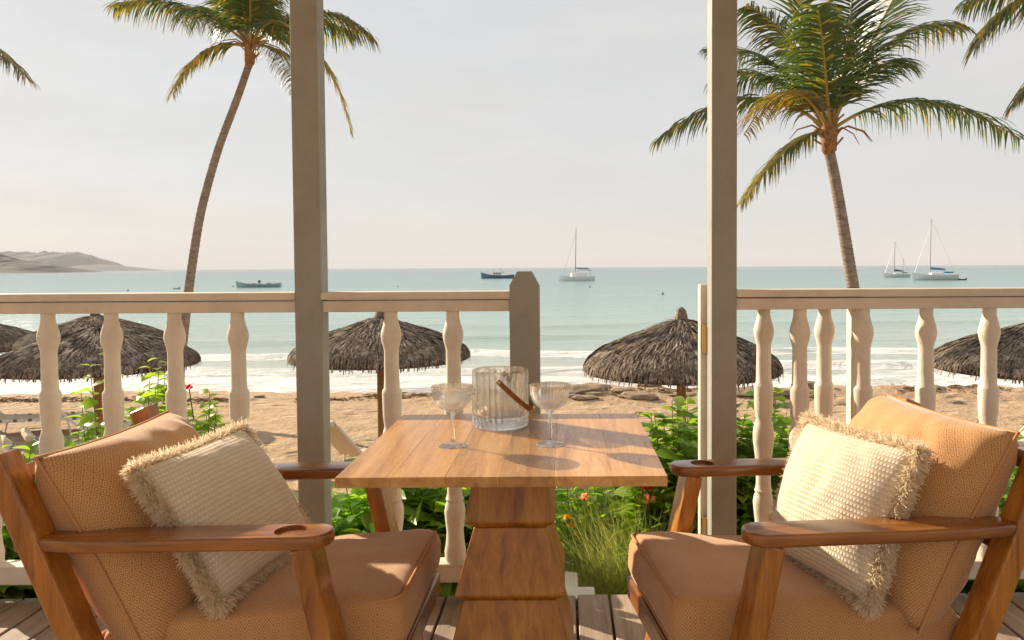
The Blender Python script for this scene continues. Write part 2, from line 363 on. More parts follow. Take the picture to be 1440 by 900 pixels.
# soil bed along the porch
vs_, fs_ = [], []
n_i, n_j = 60, 14
for j in range(n_j):
    for i in range(n_i):
        x = -6 + 12 * i / (n_i - 1); y = 2.5 + 2.2 * j / (n_j - 1)
        e = min(1, (n_j - 1 - j) / 2.0, i / 2.0, (n_i - 1 - i) / 2.0)
        vs_.append((x, y, ground_z(x, y) - .05 + .085 * e + .03 * fbm(x * 3, y * 3)))
for j in range(n_j - 1):
    for i in range(n_i - 1): fs_.append((j * n_i + i, j * n_i + i + 1, (j + 1) * n_i + i + 1, (j + 1) * n_i + i))
tag(from_py('planting_bed', vs_, fs_, 'soil', smooth=True), kind='structure')
# sea
def wave_h(x, y):
    h = 0; c = 0
    for (y0, amp, wid, ph) in ((22.4, .16, .55, 0), (25.6, .20, .8, 3.1), (29.5, .22, 1.1, 7.7), (36, .16, 1.6, 1.3), (46, .12, 2.2, 4.4)):
        yc = y0 + 2.6 * mnoise.noise(Vector((x * .09, ph, 0))) + .4 * mnoise.noise(Vector((x * .3, ph, 2)))
        a = amp * max(0, .65 + .7 * mnoise.noise(Vector((x * .05, ph, 9))))
        t = (y - yc) / wid; g = math.exp(-t * t) if t > 0 else math.exp(-t * t * 4)
        h += a * g
        if y0 < 30 and -.9 < t < .9: c = max(c, min(1, a * 6) * (1 if t < .25 else max(0, 1 - (t - .25) * 2)))
    h += .015 * fbm(x * .8, y * 1.2) * smooth_step(20, 24, y)
    return h, c
xs = [-9000, -3000, -1000, -300, -120, -60] + [-42 + .6 * i for i in range(141)] + [60, 120, 300, 1000, 3000, 9000]
ys = [18.5 + .16 * i for i in range(130)] + [39.3 + .5 * i for i in range(40)] + [62, 70, 85, 110, 150, 220, 320, 480, 700, 1000, 1500, 2200, 3200, 5000, 8000, 12000]
vs_, fs_, cr = [], [], []
for y in ys:
    for x in xs:
        h, c = wave_h(x, y) if y < 58 and abs(x) < 61 else (0, 0)
        h *= 1 - smooth_step(50, 58, y); cr.append(c); vs_.append((x, y, SEA_Z + h))
nx = len(xs)
for j in range(len(ys) - 1):
    for i in range(nx - 1): fs_.append((j * nx + i, j * nx + i + 1, (j + 1) * nx + i + 1, (j + 1) * nx + i))
o = from_py('sea', vs_, fs_, 'sea_water', smooth=True); tag(o, kind='structure')
at = o.data.attributes.new('crest', 'FLOAT', 'POINT'); at.data.foreach_set('value', cr)
# headlands
def headland(name, dist, ridge, depth, seed, label):
    pts = [P(px, py, dist) for px, py in ridge]; vs_, fs_ = [], []; m = 14
    x0, x1 = pts[0].x, pts[-1].x; n = 200
    for i in range(n):
        x = x0 + (x1 - x0) * i / (n - 1)
        for a, c in zip(pts, pts[1:]):
            if a.x <= x <= c.x: h = a.z + (c.z - a.z) * (x - a.x) / (c.x - a.x); break
        h = max(0, h - SEA_Z)
        for j in range(m):
            t = j / (m - 1) * 2 - 1
            prof = max(0, 1 - abs(t) ** 1.6)
            z = h * prof * (1 - .10 * abs(fbm(x * 6 / dist * 20 + seed, t * 3))) + h * .20 * mnoise.noise(Vector((x * 210 / dist, t * 9, seed)))
            vs_.append((x, dist + t * depth, SEA_Z - .5 + max(0, z)))
    for i in range(n - 1):
        for j in range(m - 1): fs_.append((i * m + j, (i + 1) * m + j, (i + 1) * m + j + 1, i * m + j + 1))
    return tag(from_py(name, vs_, fs_, 'hill_scrub', smooth=True), kind='structure')
headland('headland', 1050, [(-260, 340), (-120, 338), (-40, 352), (0, 360), (22, 366), (45, 370), (64, 372), (78, 378), (92, 384.5)], 120, 3, '')
headland('headland_far', 2900, [(-330, 350), (-180, 346), (0, 355), (60, 354.5), (105, 355), (118, 361), (132, 373), (146, 371.5), (160, 374), (176, 379.5)], 350, 11, '')
# ------------------------------------------------------------------ haze
tag(finish(box_bm(-13000, 13000, -700, 13000, -5.2, 175, r=0), 'haze', None), kind='stuff')
hz = bpy.data.objects['haze']; b = NB('haze_air'); b.n.remove(b.b)
pv = b.node('VolumePrincipled'); pv.inputs['Color'].default_value = (.86, .88, .93, 1); pv.inputs['Density'].default_value = .00017; pv.inputs['Anisotropy'].default_value = .0
b.l.new(pv.outputs[0], b.out.inputs['Volume']); hz.data.materials.append(b.m)
# ------------------------------------------------------------------ porch deck
RAIL_Y = 2.75
deck = thing('deck', None, None); tag(deck, kind='structure')
random.seed(3)
pw, gap = .108, .009
box('joist_frame', 'deck_wood', deck, -3.3, 3.3, 2.66, 2.74, -.20, -.034)
for k in range(56):
    x = -3.27 + k * (pw + gap) + .035
    e = 2.775 + random.uniform(-.006, .006)
    box('plank', 'deck_wood', deck, x, x + pw, -1.2, e, -.032, random.uniform(-.0015, .0015), r=.003, seg=1)
# ------------------------------------------------------------------ porch posts
def post(name, label, x0, x1, z1, y0=2.705, y1=2.79, group=None):
    t = thing(name, label, 'post', ((x0 + x1) / 2, (y0 + y1) / 2, 0), 0, group)
    w, d = (x1 - x0) / 2, (y1 - y0) / 2
    return t, w, d
for x0, x1, lab in ((-.936, -.842, 'tall square porch post between the long and the short balustrade sections'), (.508, .597, 'tall square porch post carrying the gate hinges')):
    t, w, d = post('porch_post', lab, x0, x1, 2.75, group='porch posts')
    box('shaft', 'post_paint', t, -w, w, -d, d, -.25, 2.72, r=.006)
t, w, d = post('newel_post', 'short newel post with chamfered top at the gate opening', -.192, -.088, 1.16)
bm = box_bm(-w, w, -d, d, -.25, 1.118, r=.004)
bm2 = bmesh.new(); bmesh.ops.create_cube(bm2, size=1)
for v in bm2.verts:
    k = 1.0 if v.co.z < 0 else .48
    v.co = Vector((v.co.x * 2 * w * k * .995, v.co.y * 2 * d * k * .995, 1.116 if v.co.z < 0 else 1.166))
me = bpy.data.meshes.new('t'); bm2.to_mesh(me); bm.from_mesh(me); bm2.free()
finish(bm, 'shaft', 'post_paint', t)
# porch roof (unseen above the frame, carried by the posts; added to shade the porch)
roof = thing('unseen_porch_roof', 'unseen white porch roof above the posts, added to shade the porch', 'roof', (0, 0, 2.72))
box('beam', 'cream_paint', roof, -5, 5, 2.70, 2.80, 0, .2)
box('ceiling', 'white_step', roof, -5, 5, -2.4, 2.9, .343, .39)
for k in range(9): box('rafter', 'white_step', roof, -4.6 + k * 1.15, -4.54 + k * 1.15, -2.4, 3.25, .203, .34)
# ------------------------------------------------------------------ balusters and rails
BAL = [(.0225, 1.035), (.0225, 1.005), (.027, .985), (.0345, .958), (.0365, .943), (.0345, .927), (.0285, .905), (.0255, .89), (.0262, .80), (.0275, .758), (.0335, .748), (.0345, .742), (.0335, .70), (.0325, .66),
       (.0290, .632), (.0275, .622), (.0300, .612), (.0355, .592), (.0385, .568), (.0375, .54), (.031, .49), (.0265, .43), (.0265, .385), (.029, .368), (.0325, .362), (.0285, .352), (.033, .343), (.0375, .318), (.034, .28), (.030, .245), (.033, .205), (.038, .175), (.0365, .15), (.033, .132)]
_bv, _bf = lathe(BAL, 20)
_bme = bpy.data.meshes.new('baluster'); _bme.from_pydata(_bv, [], _bf); _bme.update(); _bme.materials.append(M('cream_paint'))
_bme.polygons.foreach_set('use_smooth', [True] * len(_bme.polygons)); _bme.set_sharp_from_angle(angle=R(50))
def baluster(parent, x, y=0):
    o = bpy.data.objects.new('baluster', _bme); COL.objects.link(o); o.parent = parent; o.location = (x, y, 0); o.rotation_euler = (0, 0, random.uniform(0, 6)); return o
def railing(label, x0, x1, bals):
    cx = (x0 + x1) / 2; t = thing('railing', label, 'railing', (cx, RAIL_Y, 0), 0, 'balustrade sections')
    a, c = x0 - cx, x1 - cx
    box('handrail', 'rail_paint', t, a, c, -.05, .05, 1.0715, 1.098, r=.005)
    box('top_rail', 'rail_paint', t, a, c, -.036, .036, 1.028, 1.068, r=.004)
    box('bottom_rail', 'rail_paint', t, a, c, -.036, .036, .072, .138, r=.004)
    for x in bals: baluster(t, x - cx)
    return t
railing('long cream balustrade behind the armchair with the shaded pillow', -3.3, -.934, [-1.152 - .2225 * k for k in range(10)])
railing('short cream balustrade with two visible spindles between tall post and newel post', -.844, -.19, [-.612, -.394])
railing('long cream balustrade with an open gate folded back against it', .595, 3.3, [.828 + .2225 * k for k in range(11)])
# gate folded back against the outside of the right-hand railing
t = thing('gate', 'cream baluster gate swung open and folded back against the balustrade', 'gate', (.487, 2.832, 0))
box('stile', 'cream_paint', t, 0, .042, -.025, .025, .07, 1.115, r=.004)
box('stile', 'cream_paint', t, .543, .588, -.025, .025, .07, 1.095, r=.004)
box('rail', 'cream_paint', t, .040, .545, -.024, .024, 1.03, 1.088)
box('rail', 'cream_paint', t, .040, .545, -.024, .024, .08, .135)
for x in (.235, .455): baluster(t, x)
for z in (.87, .175):
    h = box('hinge', 'brass', t, .006, .034, -.0435, -.026, z, z + .10, r=.001, seg=1)
    from_py('knuckle', *lathe([(.0055, 0), (.0055, .10)], 10, (.036, -.046, z)), 'brass', h, smooth=True, angle=40)
# doorstep outside the gate
t = thing('doorstep', 'small white painted step below the gate opening', 'step', (-.03, 2.87, -.3))
box('tread', 'white_step', t, -.16, .135, -.085, .02, .20, .285, r=.006)
box('tread', 'white_step', t, -.16, .075, .021, .22, .06, .262, r=.006)
# ================================================================== TABLE
TX, TY, TS, TZ = -.136, 1.982, .70, .74
table = thing('table', 'square teak dining table on a stacked pyramid pedestal', 'table', (TX, TY, 0))
random.seed(8)
edges = [-.35, -.232, -.118, -.004, .112, .236, .35]
for a, c in zip(edges, edges[1:]):
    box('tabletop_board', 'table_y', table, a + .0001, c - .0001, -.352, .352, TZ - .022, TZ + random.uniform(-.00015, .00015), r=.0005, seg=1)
def tier(z1, w1, z0, w0, zn, wn):
    vs_ = []
    for z, w in ((z1, w1), (z0 + .004, w0), (z0, w0 - .002), (zn, wn)):
        w /= 2; vs_ += [(-w, -w, z), (w, -w, z), (w, w, z), (-w, w, z)]
    fs_ = [(0, 1, 2, 3), (15, 14, 13, 12)]
    for i in range(3):
        for k in range(4): fs_.append((i * 4 + k, i * 4 + 4 + k, i * 4 + 4 + (k + 1) % 4, i * 4 + (k + 1) % 4))
    bm = bmesh.new()
    me = bpy.data.meshes.new('t'); me.from_pydata(vs_, [], fs_); me.update(); bm.from_mesh(me)
    bmesh.ops.recalc_face_normals(bm, faces=bm.faces)
    bmesh.ops.bevel(bm, geom=bm.edges[:], offset=.002, segments=1, affect='EDGES')
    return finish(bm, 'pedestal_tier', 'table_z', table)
tier(.719, .166, .560, .218, .545, .180)
tier(.544, .180, .390, .266, .376, .228)
tier(.375, .228, .215, .31, .20, .272)
tier(.199, .272, .045, .352, .034, .33)
box('base_plate', 'table_z', table, -.21, .21, -.21, .21, 0.002, .034)
# ================================================================== GLASSWARE
def ribbed(n, amp, zr=None):
    return lambda a, i: 1 + (amp * math.cos(n * a) if (zr is None or zr[0] <= i <= zr[1]) else 0)
def glassware_pos(px, py): return G(px, py, TZ)
c = G(704, 599, TZ); RB, HB = .0775, .158
bucket = thing('ice_bucket', 'fluted clear glass ice bucket with a leather strap handle', 'ice bucket', (c.x, c.y, TZ + .0006))
prof = [(.0, 0), (RB * .90, 0), (RB * .955, .002), (RB * .985, .008), (RB, .016), (RB * .985, .022), (RB, .028)] + [(RB, .03 + .11 * k / 8) for k in range(9)] + [(RB, .150), (RB, HB - .003), (RB - .0015, HB), (RB - .006, HB), (RB - .0075, HB - .003)] + [(RB - .0085, .15 - .108 * k / 8) for k in range(9)] + [(RB - .016, .032), (RB - .03, .029), (.0, .029)]
v_, f_ = lathe(prof, 280, mod=lambda a, i: 1 + (.034 * abs(math.cos(14 * a)) - .022 if 6 <= i <= 15 else (.010 * math.cos(28 * a) if 2 <= i <= 5 else 0)), cap=False)
from_py('glass_body', v_, f_, 'bucket_glass', bucket, smooth=True, angle=60)
vs_, fs_ = [], []; d = Vector((.70, 0, -.71)); LH, RH = .126, RB + .0055; n = 40
for i in range(n + 1):
    tt = -math.pi / 2 + math.pi * i / n
    p = Vector((0, 0, .137)) + d * (LH * math.cos(tt)) + Vector((0, RH * math.sin(tt), 0))
    tg = (d * (-math.sin(tt) * LH) + Vector((0, RH * math.cos(tt), 0))).normalized()
    outw = (d * math.cos(tt) * RH + Vector((0, LH * math.sin(tt), 0))).normalized()
    wdir = tg.cross(outw).normalized()
    for s, q in ((-1, 0), (1, 0), (1, 1), (-1, 1)): vs_.append(p + wdir * (.0068 * s) + outw * (.0026 * q))
for i in range(n):
    for k in range(4): fs_.append((i * 4 + k, i * 4 + (k + 1) % 4, i * 4 + 4 + (k + 1) % 4, i * 4 + 4 + k))
fs_ += [(3, 2, 1, 0), (n * 4, n * 4 + 1, n * 4 + 2, n * 4 + 3)]
hd = from_py('strap_handle', vs_, fs_, 'leather', bucket, smooth=True, angle=40)
for s in (-1, 1):
    v_, f_ = tube([(0.004, s * (RB - .008), .133), (0.004, s * (RB + .0125), .133)], .0042, 12); from_py('rivet', v_, f_, 'brass', hd, smooth=True, angle=40)
mid = Vector((0, 0, .137)) + d * (LH + .0012)
finish(beam_bm(mid + Vector((0, -.016, 0)), mid + Vector((0, .016, 0)), .0155, .006, .0012, up=(.70, 0, -.71)), 'clasp', 'brass', hd)
def coupe(px, py, label, h=.149, rr=.0515):
    c = G(px, py, TZ); t = thing('coupe_glass', label, 'glass', (c.x, c.y, TZ + .0006), 0, 'coupe glasses')
    out = [(0, 0), (.0355, 0), (.0365, .0012), (.034, .0026), (.016, .0042), (.0065, .008), (.0045, .016), (.0040, .04), (.0042, .066), (.0058, .078), (.012, .085)]
    bowl = [(.022, .089), (.033, .0965), (.042, .108), (.0475, .121), (.0505, .135), (rr, h - .0008), (rr - .0006, h), (rr - .0014, h - .0008), (.0487, .135), (.0458, .1215), (.0402, .1095), (.031, .099), (.020, .0925), (.008, .0905), (0, .09)]
    nb = len(out)
    v_, f_ = lathe(out + bowl, 304, mod=lambda a, i: 1 + (.011 * math.cos(38 * a) if nb + 1 <= i <= nb + 5 else 0), cap=False)
    from_py('glass_body', v_, f_, 'coupe_glass', t, smooth=True, angle=60)
coupe(637, 627, 'ribbed coupe glass on the table, on the bucket side without the strap')
coupe(774, 625, 'ribbed coupe glass standing on the table beside the bucket\'s leather strap')
# ================================================================== CUSHIONS
def pillow(name, mat, parent, c, U, V, w, h, T, n=26, pull=.06, wr=.006, seed=0, sag=0.0, pw_=2.6):
    """knife-edge cushion: U to the right, V up, N = U x V"""
    c, U, V = Vector(c), Vector(U).normalized(), Vector(V).normalized(); N = U.cross(V).normalized()
    vs_, fs_, uvs = [], [], []; idx = {}
    def pt(i, j, s):
        u, v = i / n * 2 - 1, j / n * 2 - 1
        k = ((1 - abs(u) ** pw_) * (1 - abs(v) ** pw_)); k = max(0, k) ** .5
        pin = 1 - pull * (1 - abs(v) ** 2 * 1.0) * abs(u) ** 3; pin2 = 1 - pull * (1 - abs(u) ** 2) * abs(v) ** 3
        x, y = u * w / 2 * pin, v * h / 2 * pin2
        q = wr * fbm(u * 1.7 + seed, v * 1.7 + s * 5, seed) * k + wr * .5 * mnoise.noise(Vector((u * 5 + seed, v * 5, s * 3.0))) * k
        cr = .5 * wr * math.sin((abs(u) + abs(v)) * 16) * (abs(u * v) ** 2.2)
        z = s * (T / 2 * k + q + cr * k)
        return c + U * x + V * (y - sag * (1 - v) * .5 * k) + N * z, (x + seed * .37, y + seed * .11 + (0 if s > 0 else .31))
    for s in (1, -1):
        for i in range(n + 1):
            for j in range(n + 1):
                e = i in (0, n) or j in (0, n)
                key = (i, j, 0 if e else s)
                if key not in idx:
                    p, t = pt(i, j, s); idx[key] = len(vs_); vs_.append(p); uvs.append(t)
        for i in range(n):
            for j in range(n):
                q = [idx[(a, b_, 0 if (a in (0, n) or b_ in (0, n)) else s)] for a, b_ in ((i, j), (i + 1, j), (i + 1, j + 1), (i, j + 1))]
                fs_.append(tuple(q if s > 0 else reversed(q)))
    def g(i, j, s): return idx[(i, j, 0 if (i in (0, n) or j in (0, n)) else s)]
    h2 = n // 2
    for s in (1, -1):
        for a_ in range(n + 1):
            for ax in (0, 1):
                at_ = (lambda q: g(q, a_, s)) if ax == 0 else (lambda q: g(a_, q, s))
                for sg in (1, -1):
                    acc = 0.0; q = h2
                    while 0 <= q <= n:
                        k_ = at_(q); u_ = list(uvs[k_]); u_[ax] = sg * acc + seed * .013; uvs[k_] = tuple(u_)
                        if 0 <= q + sg <= n: acc += (vs_[at_(q + sg)] - vs_[k_]).length
                        q += sg
    return from_py(name, vs_, fs_, mat, parent, smooth=True, uvs=uvs)
def cushion_box(name, mat, parent, x0, x1, y0, y1, z0, z1, ez=(3.2, 3.2), slope=0.0, n=22, seed=0):
    """soft box cushion, superellipsoid on a cube grid"""
    bm = bmesh.new(); bmesh.ops.create_cube(bm, size=2.0); bmesh.ops.subdivide_edges(bm, edges=bm.edges[:], cuts=n, use_grid_fill=True)
    uvl = bm.loops.layers.uv.new('UVMap')
    hx, hy, hz = (x1 - x0) / 2, (y1 - y0) / 2, (z1 - z0) / 2; cx, cy_, cz = (x0 + x1) / 2, (y0 + y1) / 2, (z0 + z1) / 2
    for f in bm.faces:
        nn = f.normal
        for l in f.loops:
            p = l.vert.co; a = [abs(nn.x), abs(nn.y), abs(nn.z)]; k = a.index(max(a))
            l[uvl].uv = ((p.y * hy, p.z * hz) if k == 0 else (p.x * hx, p.z * hz) if k == 1 else (p.x * hx, p.y * hy))
    rr = (.055, .035, .05)
    for v in bm.verts:
        p = v.co.copy(); q = Vector((p.x * hx, p.y * hy, p.z * hz))
        # round the edges: clamp to inner box then push out by radius
        r = .048; inn = Vector((max(-hx + r, min(hx - r, q.x)), max(-hy + r * .75, min(hy - r * .75, q.y)), max(-hz + r, min(hz - r, q.z))))
        dlt = q - inn
        if dlt.length > 1e-6:
            rad = min(r, dlt.length); q = inn + dlt.normalized() * min(dlt.length, r * .98)
        # crown and wrinkles
        q.z += .016 * (1 - (q.x / hx) ** 2) * (1 - (q.y / hy) ** 2) * (1 if q.z > 0 else 0)
        nrm = dlt.normalized() if dlt.length > 1e-6 else Vector((0, 0, 1))
        q += nrm * (.006 * fbm(q.x * 7 + seed, q.y * 7, q.z * 7))
        q.z += slope * q.x / hx
        v.co = q + Vector((cx, cy_, cz))
    return finish(bm, name, mat, parent, smooth=True)
def fringe(name, mat, parent, c, U, V, w, h, seed, count=24000, L=.032, pull=.06):
    rnd = random.Random(seed); c, U, V = Vector(c), Vector(U).normalized(), Vector(V).normalized(); N = U.cross(V).normalized()
    vs_, fs_ = [], []
    for _ in range(count):
        t = rnd.uniform(0, 4); side = int(t); a = (t - side) * 2 - 1
        u, v = ((a, -1), (1, a), (-a, 1), (-1, -a))[side]
        pin = 1 - pull * (1 - v * v) * abs(u) ** 3; pin2 = 1 - pull * (1 - u * u) * abs(v) ** 3
        o_ = (U * u if side in (1, 3) else V * v); tan = (V if side in (1, 3) else U)
        if abs(a) > .9: o_ = (U * u + V * v).normalized()
        p = c + U * (u * w / 2 * pin) + V * (v * h / 2 * pin2) - o_ * rnd.uniform(0, .014) + N * rnd.uniform(-.007, .009)
        dr = (o_ * rnd.uniform(.3, 1.2) + N * rnd.gauss(.15, .55) + tan * rnd.gauss(0, .55)).normalized()
        l = L * rnd.uniform(.55, 1.15); curl = Vector((rnd.gauss(0, .6), rnd.gauss(0, .6), rnd.gauss(-.7, .5)))
        wv = dr.cross(Vector((rnd.random() - .5, rnd.random() - .5, rnd.random() - .5))).normalized() * rnd.uniform(.0009, .0016)
        b0 = len(vs_); q = p
        for k in range(4):
            ww = wv * (1 - .12 * k); vs_ += [q - ww, q + ww]
            dr = (dr + curl * .34).normalized(); q = q + dr * (l / 3)
        for k in range(3): fs_.append((b0 + 2 * k, b0 + 2 * k + 1, b0 + 2 * k + 3, b0 + 2 * k + 2))
    return tag(from_py(name, vs_, fs_, mat, parent), kind='stuff')
# ================================================================== ARMCHAIRS
ARM_Y = .28
def arm_mesh(y0, name, parent, cup):
    """flat paddle arm: outline in x,y, narrowing with a bend to the back post"""
    zf, zb = .590, .577; th = .029
    out = []
    W2 = .0475
    front = .305
    for k in range(13):
        a = -math.pi / 2 + math.pi * k / 12; out.append((front - .046 + .046 * math.cos(a) , W2 * math.sin(a)))
    sgn = 1
    top = [(.10, W2), (-.10, W2), (-.20, W2 * .96), (-.27, W2 * .80), (-.31, W2 * .62), (-.375, W2 * .55)]
    bot = [(-.375, -W2 * .55), (-.31, -W2 * .62), (-.27, -W2 * .80), (-.20, -W2 * .96), (-.10, -W2), (.10, -W2)]
    pts = out + top + bot
    bm = bmesh.new()
    vt = [bm.verts.new((x, y + y0, (zb + (zf - zb) * (x + .375) / .68))) for x, y in pts]
    f = bm.faces.new(vt)
    ret = bmesh.ops.extrude_face_region(bm, geom=[f]); 
    for v in [g for g in ret['geom'] if isinstance(g, bmesh.types.BMVert)]: v.co.z += th
    bmesh.ops.recalc_face_normals(bm, faces=bm.faces)
    ed = [e for e in bm.edges if abs(e.verts[0].co.z - e.verts[1].co.z) < .01 and len(e.link_faces) == 2]
    bmesh.ops.bevel(bm, geom=ed, offset=.007, segments=3, affect='EDGES', profile=.5)
    o = finish(bm, name, 'chair_x', parent, smooth=True, angle=35)
    if cup:
        o.parent = None
        #                                  # round recess for a glass, cut into the paddle
        cv, cf = lathe([(.034, 0), (.034, .05)], 40, (.212, y0, .590 + .029 - .010))
        co = from_py('cutter', cv, cf, 'chair_x'); md = o.modifiers.new('cup', 'BOOLEAN'); md.object = co; md.operation = 'DIFFERENCE'; md.solver = 'EXACT'
        bpy.context.view_layer.update()
        dg = bpy.context.evaluated_depsgraph_get(); nm = bpy.data.meshes.new_from_object(o.evaluated_get(dg))
        o.modifiers.clear(); o.data = nm; o.parent = parent; bpy.data.objects.remove(co)
        nm.polygons.foreach_set('use_smooth', [True] * len(nm.polygons)); nm.set_sharp_from_angle(angle=R(35))
    return o
def stile_x(z): return -.255 - .4177 * (z - .385)
def make_chair(label, loc, rz, seed, up=0.0):
    t = thing('armchair', label, 'armchair', loc, rz, 'armchairs at the table')
    for s in (-1, 1):
        y = s * ARM_Y
        arm_mesh(y, 'armrest', t, s < 0)
        beam('front_leg', 'chair_z', t, (.245, y, .589), (.372, y, .0), .045, .082, .005)
        beam('back_post', 'chair_z', t, (stile_x(.782), y, .782), (stile_x(.20), y, .20), .052, .066, .006)
        beam('rear_leg', 'chair_z', t, (stile_x(.27) - .004, y, .27), (-.44, y, 0), .045, .060, .005)
        beam('seat_rail', 'chair_x', t, (-.30, s * .232, .205), (.415, s * .232, .280), .055, .026, .005, up=(0, 1, 0))
    beam('front_rail', 'chair_y', t, (.422, -.262, .282), (.422, .262, .282), .030, .062, .006, up=(0, 0, 1))
    for z, dx, hgt in ((.722, 0, .042), (.54, .0, .045), (.33, .0, .05)):
        beam('back_rail', 'chair_y', t, (stile_x(z) - .016, -.26, z), (stile_x(z) - .016, .26, z), .024, hgt, .004, up=(-.385, 0, .92))
    for k in range(5):
        y = -.18 + .09 * k; beam('seat_slat', 'chair_x', t, (-.28, y, .215), (.412, y, .292), .012, .05, .002)
    sc_ = cushion_box('seat_cushion', 'terracotta_weave', t, -.245, .448, -.236, .236, .290, .424, slope=.036, seed=seed)
    # back cushion leaning on the posts
    lean = Vector((-.47, 0, .883)).normalized()
    pillow('back_cushion', 'terracotta_weave', t, (-.228, 0, .552 + up), (0, 1, 0), lean, .545, .50, .25, n=34, pull=.045, wr=.017, seed=seed + 1, pw_=3.6)
    bc = [c for c in t.children if c.name.startswith('back_cushion')][0]
    U_, V_ = Vector((0, 1, 0)), lean; loop_ = []
    for q in range(96):
        tt = q / 96 * 4; sd_ = int(tt); a_ = (tt - sd_) * 2 - 1
        u_, v_ = ((a_, -1), (1, a_), (-a_, 1), (-1, -a_))[sd_]
        loop_.append(Vector((-.228, 0, .552 + up)) + U_ * (u_ * .545 / 2 * (1 - .045 * (1 - v_ * v_) * abs(u_) ** 3)) + V_ * (v_ * .50 / 2 * (1 - .045 * (1 - u_ * u_) * abs(v_) ** 3)))
    tube_obj('piping', 'piping', bc, loop_ + [loop_[0]], .0042, 8)
    for zt, zs_ in ((.424, 1), (.290, -1)):                     # welt along the top and bottom edges of the seat
        lp_ = []
        for (cx_, cy2, a0) in ((.40, .2, 0), (-.197, .2, 90), (-.197, -.2, 180), (.40, -.2, 270)):
            for q in range(7):
                an = R(a0 + 15 * q); lp_.append(Vector((cx_ + .036 * math.cos(an), cy2 + .026 * math.sin(an), 0)))
        for p_ in lp_: p_.z = zt - zs_ * .0135 + .036 * (p_.x - .1015) / .3465
        tube_obj('piping', 'piping', sc_, lp_ + [lp_[0]], .0040, 8)
    return t
lc = make_chair('teak armchair with tan woven cushions and the shaded fringed pillow', (-.80, 1.95, 0), R(-1.0), 2)
rc = make_chair('teak armchair with tan woven cushions and the sunlit fringed pillow', (.640, 1.972, 0), R(188), 5, .028)
def throw_pillow(label, corners, seed):
    tl, tr, bl, br = [Vector(c) for c in corners]
    c = (tl + tr + bl + br) / 4; U = ((tr - tl) + (br - bl)) / 2; V = ((tl - bl) + (tr - br)) / 2
    w, h = U.length, V.length; U.normalize(); V = (V - U * V.dot(U)).normalized()
    t = thing('throw_pillow', label, 'pillow', c, 0, 'fringed throw pillows')
    pillow('cover', 'cream_waffle', t, (0, 0, 0), U, V, w * 1.05, h * 1.05, .175, n=28, pull=.05, wr=.011, seed=seed, pw_=2.4)
    fringe('fringe', 'fringe_yarn', t, (0, 0, 0), U, V, w * 1.05, h * 1.05, seed)
    return t
# left chair: normal must face the seat (+x): U x V
throw_pillow('cream fringed throw pillow in shade, on the armchair away from the gate', [P(196, 660, 1.74), P(338, 607, 2.13), P(303, 850, 1.71), P(432, 756, 2.08)], 3)
throw_pillow('cream fringed throw pillow in full sun, on the armchair beside the gate post', [P(1140, 598, 2.12), P(1288, 632, 1.77), P(1082, 765, 2.06), P(1225, 852, 1.72)], 6)
# ================================================================== THATCHED BEACH UMBRELLAS
PAL = [(.0, 0.0), (.05, -.02), (.075, -.10), (.10, -.165), (.22, -.235), (.50, -.37), (.82, -.50), (1.08, -.635), (1.24, -.77), (1.30, -.87)]
def pal_z(r):
    for (a, za), (c, zc) in zip(PAL, PAL[1:]):
        if r <= c: return za + (zc - za) * (r - a) / (c - a)
    return PAL[-1][1] - (r - PAL[-1][0]) * 2.5
def thatch_mesh(seed, count=13000):
    rnd = random.Random(seed); vs_, fs_ = [], []
    rings = [.10, .22, .34, .46, .58, .70, .82, .93, 1.03, 1.12, 1.20]
    for _ in range(count):
        r0 = rings[min(len(rings) - 1, int(len(rings) * rnd.random() ** .50))] * rnd.uniform(.93, 1.06)
        a = rnd.uniform(0, 2 * math.pi); l = rnd.uniform(.22, .40) if r0 < .98 else rnd.uniform(.19, .27) if r0 < 1.1 else rnd.uniform(.14, .20); lift = rnd.uniform(.006, .065) + .02 * mnoise.noise(Vector((math.cos(a) * 3, math.sin(a) * 3, r0 * 4)))
        skew = rnd.gauss(0, .09) + .10 * mnoise.noise(Vector((math.cos(a) * 4, math.sin(a) * 4, r0 * 5 + 3)))
        w = rnd.uniform(.006, .016); b0 = len(vs_); r, z = r0, pal_z(r0) + .012; aa = a
        n = 4; tw = rnd.uniform(-.6, .6)
        for k in range(n + 1):
            c, s = math.cos(aa), math.sin(aa); ww = w * (1 - .45 * k / n)
            vs_ += [(r * c + ww * s, r * s - ww * c, z + tw * ww), (r * c - ww * s, r * s + ww * c, z - tw * ww)]
            dz = (pal_z(r + .02) - pal_z(r)) / .02; st = l / n
            dr = st / math.sqrt(1 + dz * dz); r2 = r + dr
            if r2 > 1.30: r2 = r + dr * .35; z = z - st * .95
            else: z = pal_z(r2) + .012 + lift * min(1, (k + 1) / 2)
            aa += skew * st / max(r2, .25); r = r2
        for k in range(n): fs_.append((b0 + 2 * k, b0 + 2 * k + 1, b0 + 2 * k + 3, b0 + 2 * k + 2))
    me = bpy.data.meshes.new('thatch'); me.from_pydata(vs_, [], fs_); me.update(); me.materials.append(M('thatch')); return me
THATCH = [thatch_mesh(5), thatch_mesh(9)]
cv, cf = lathe([(r + .0001, z) for r, z in PAL] + [(1.27, -.90), (1.05, -.68), (.5, -.42), (.06, -.30)], 48)
CORE = bpy.data.meshes.new('canopy'); CORE.from_pydata(cv, [], cf); CORE.update(); CORE.materials.append(M('thatch_core'))
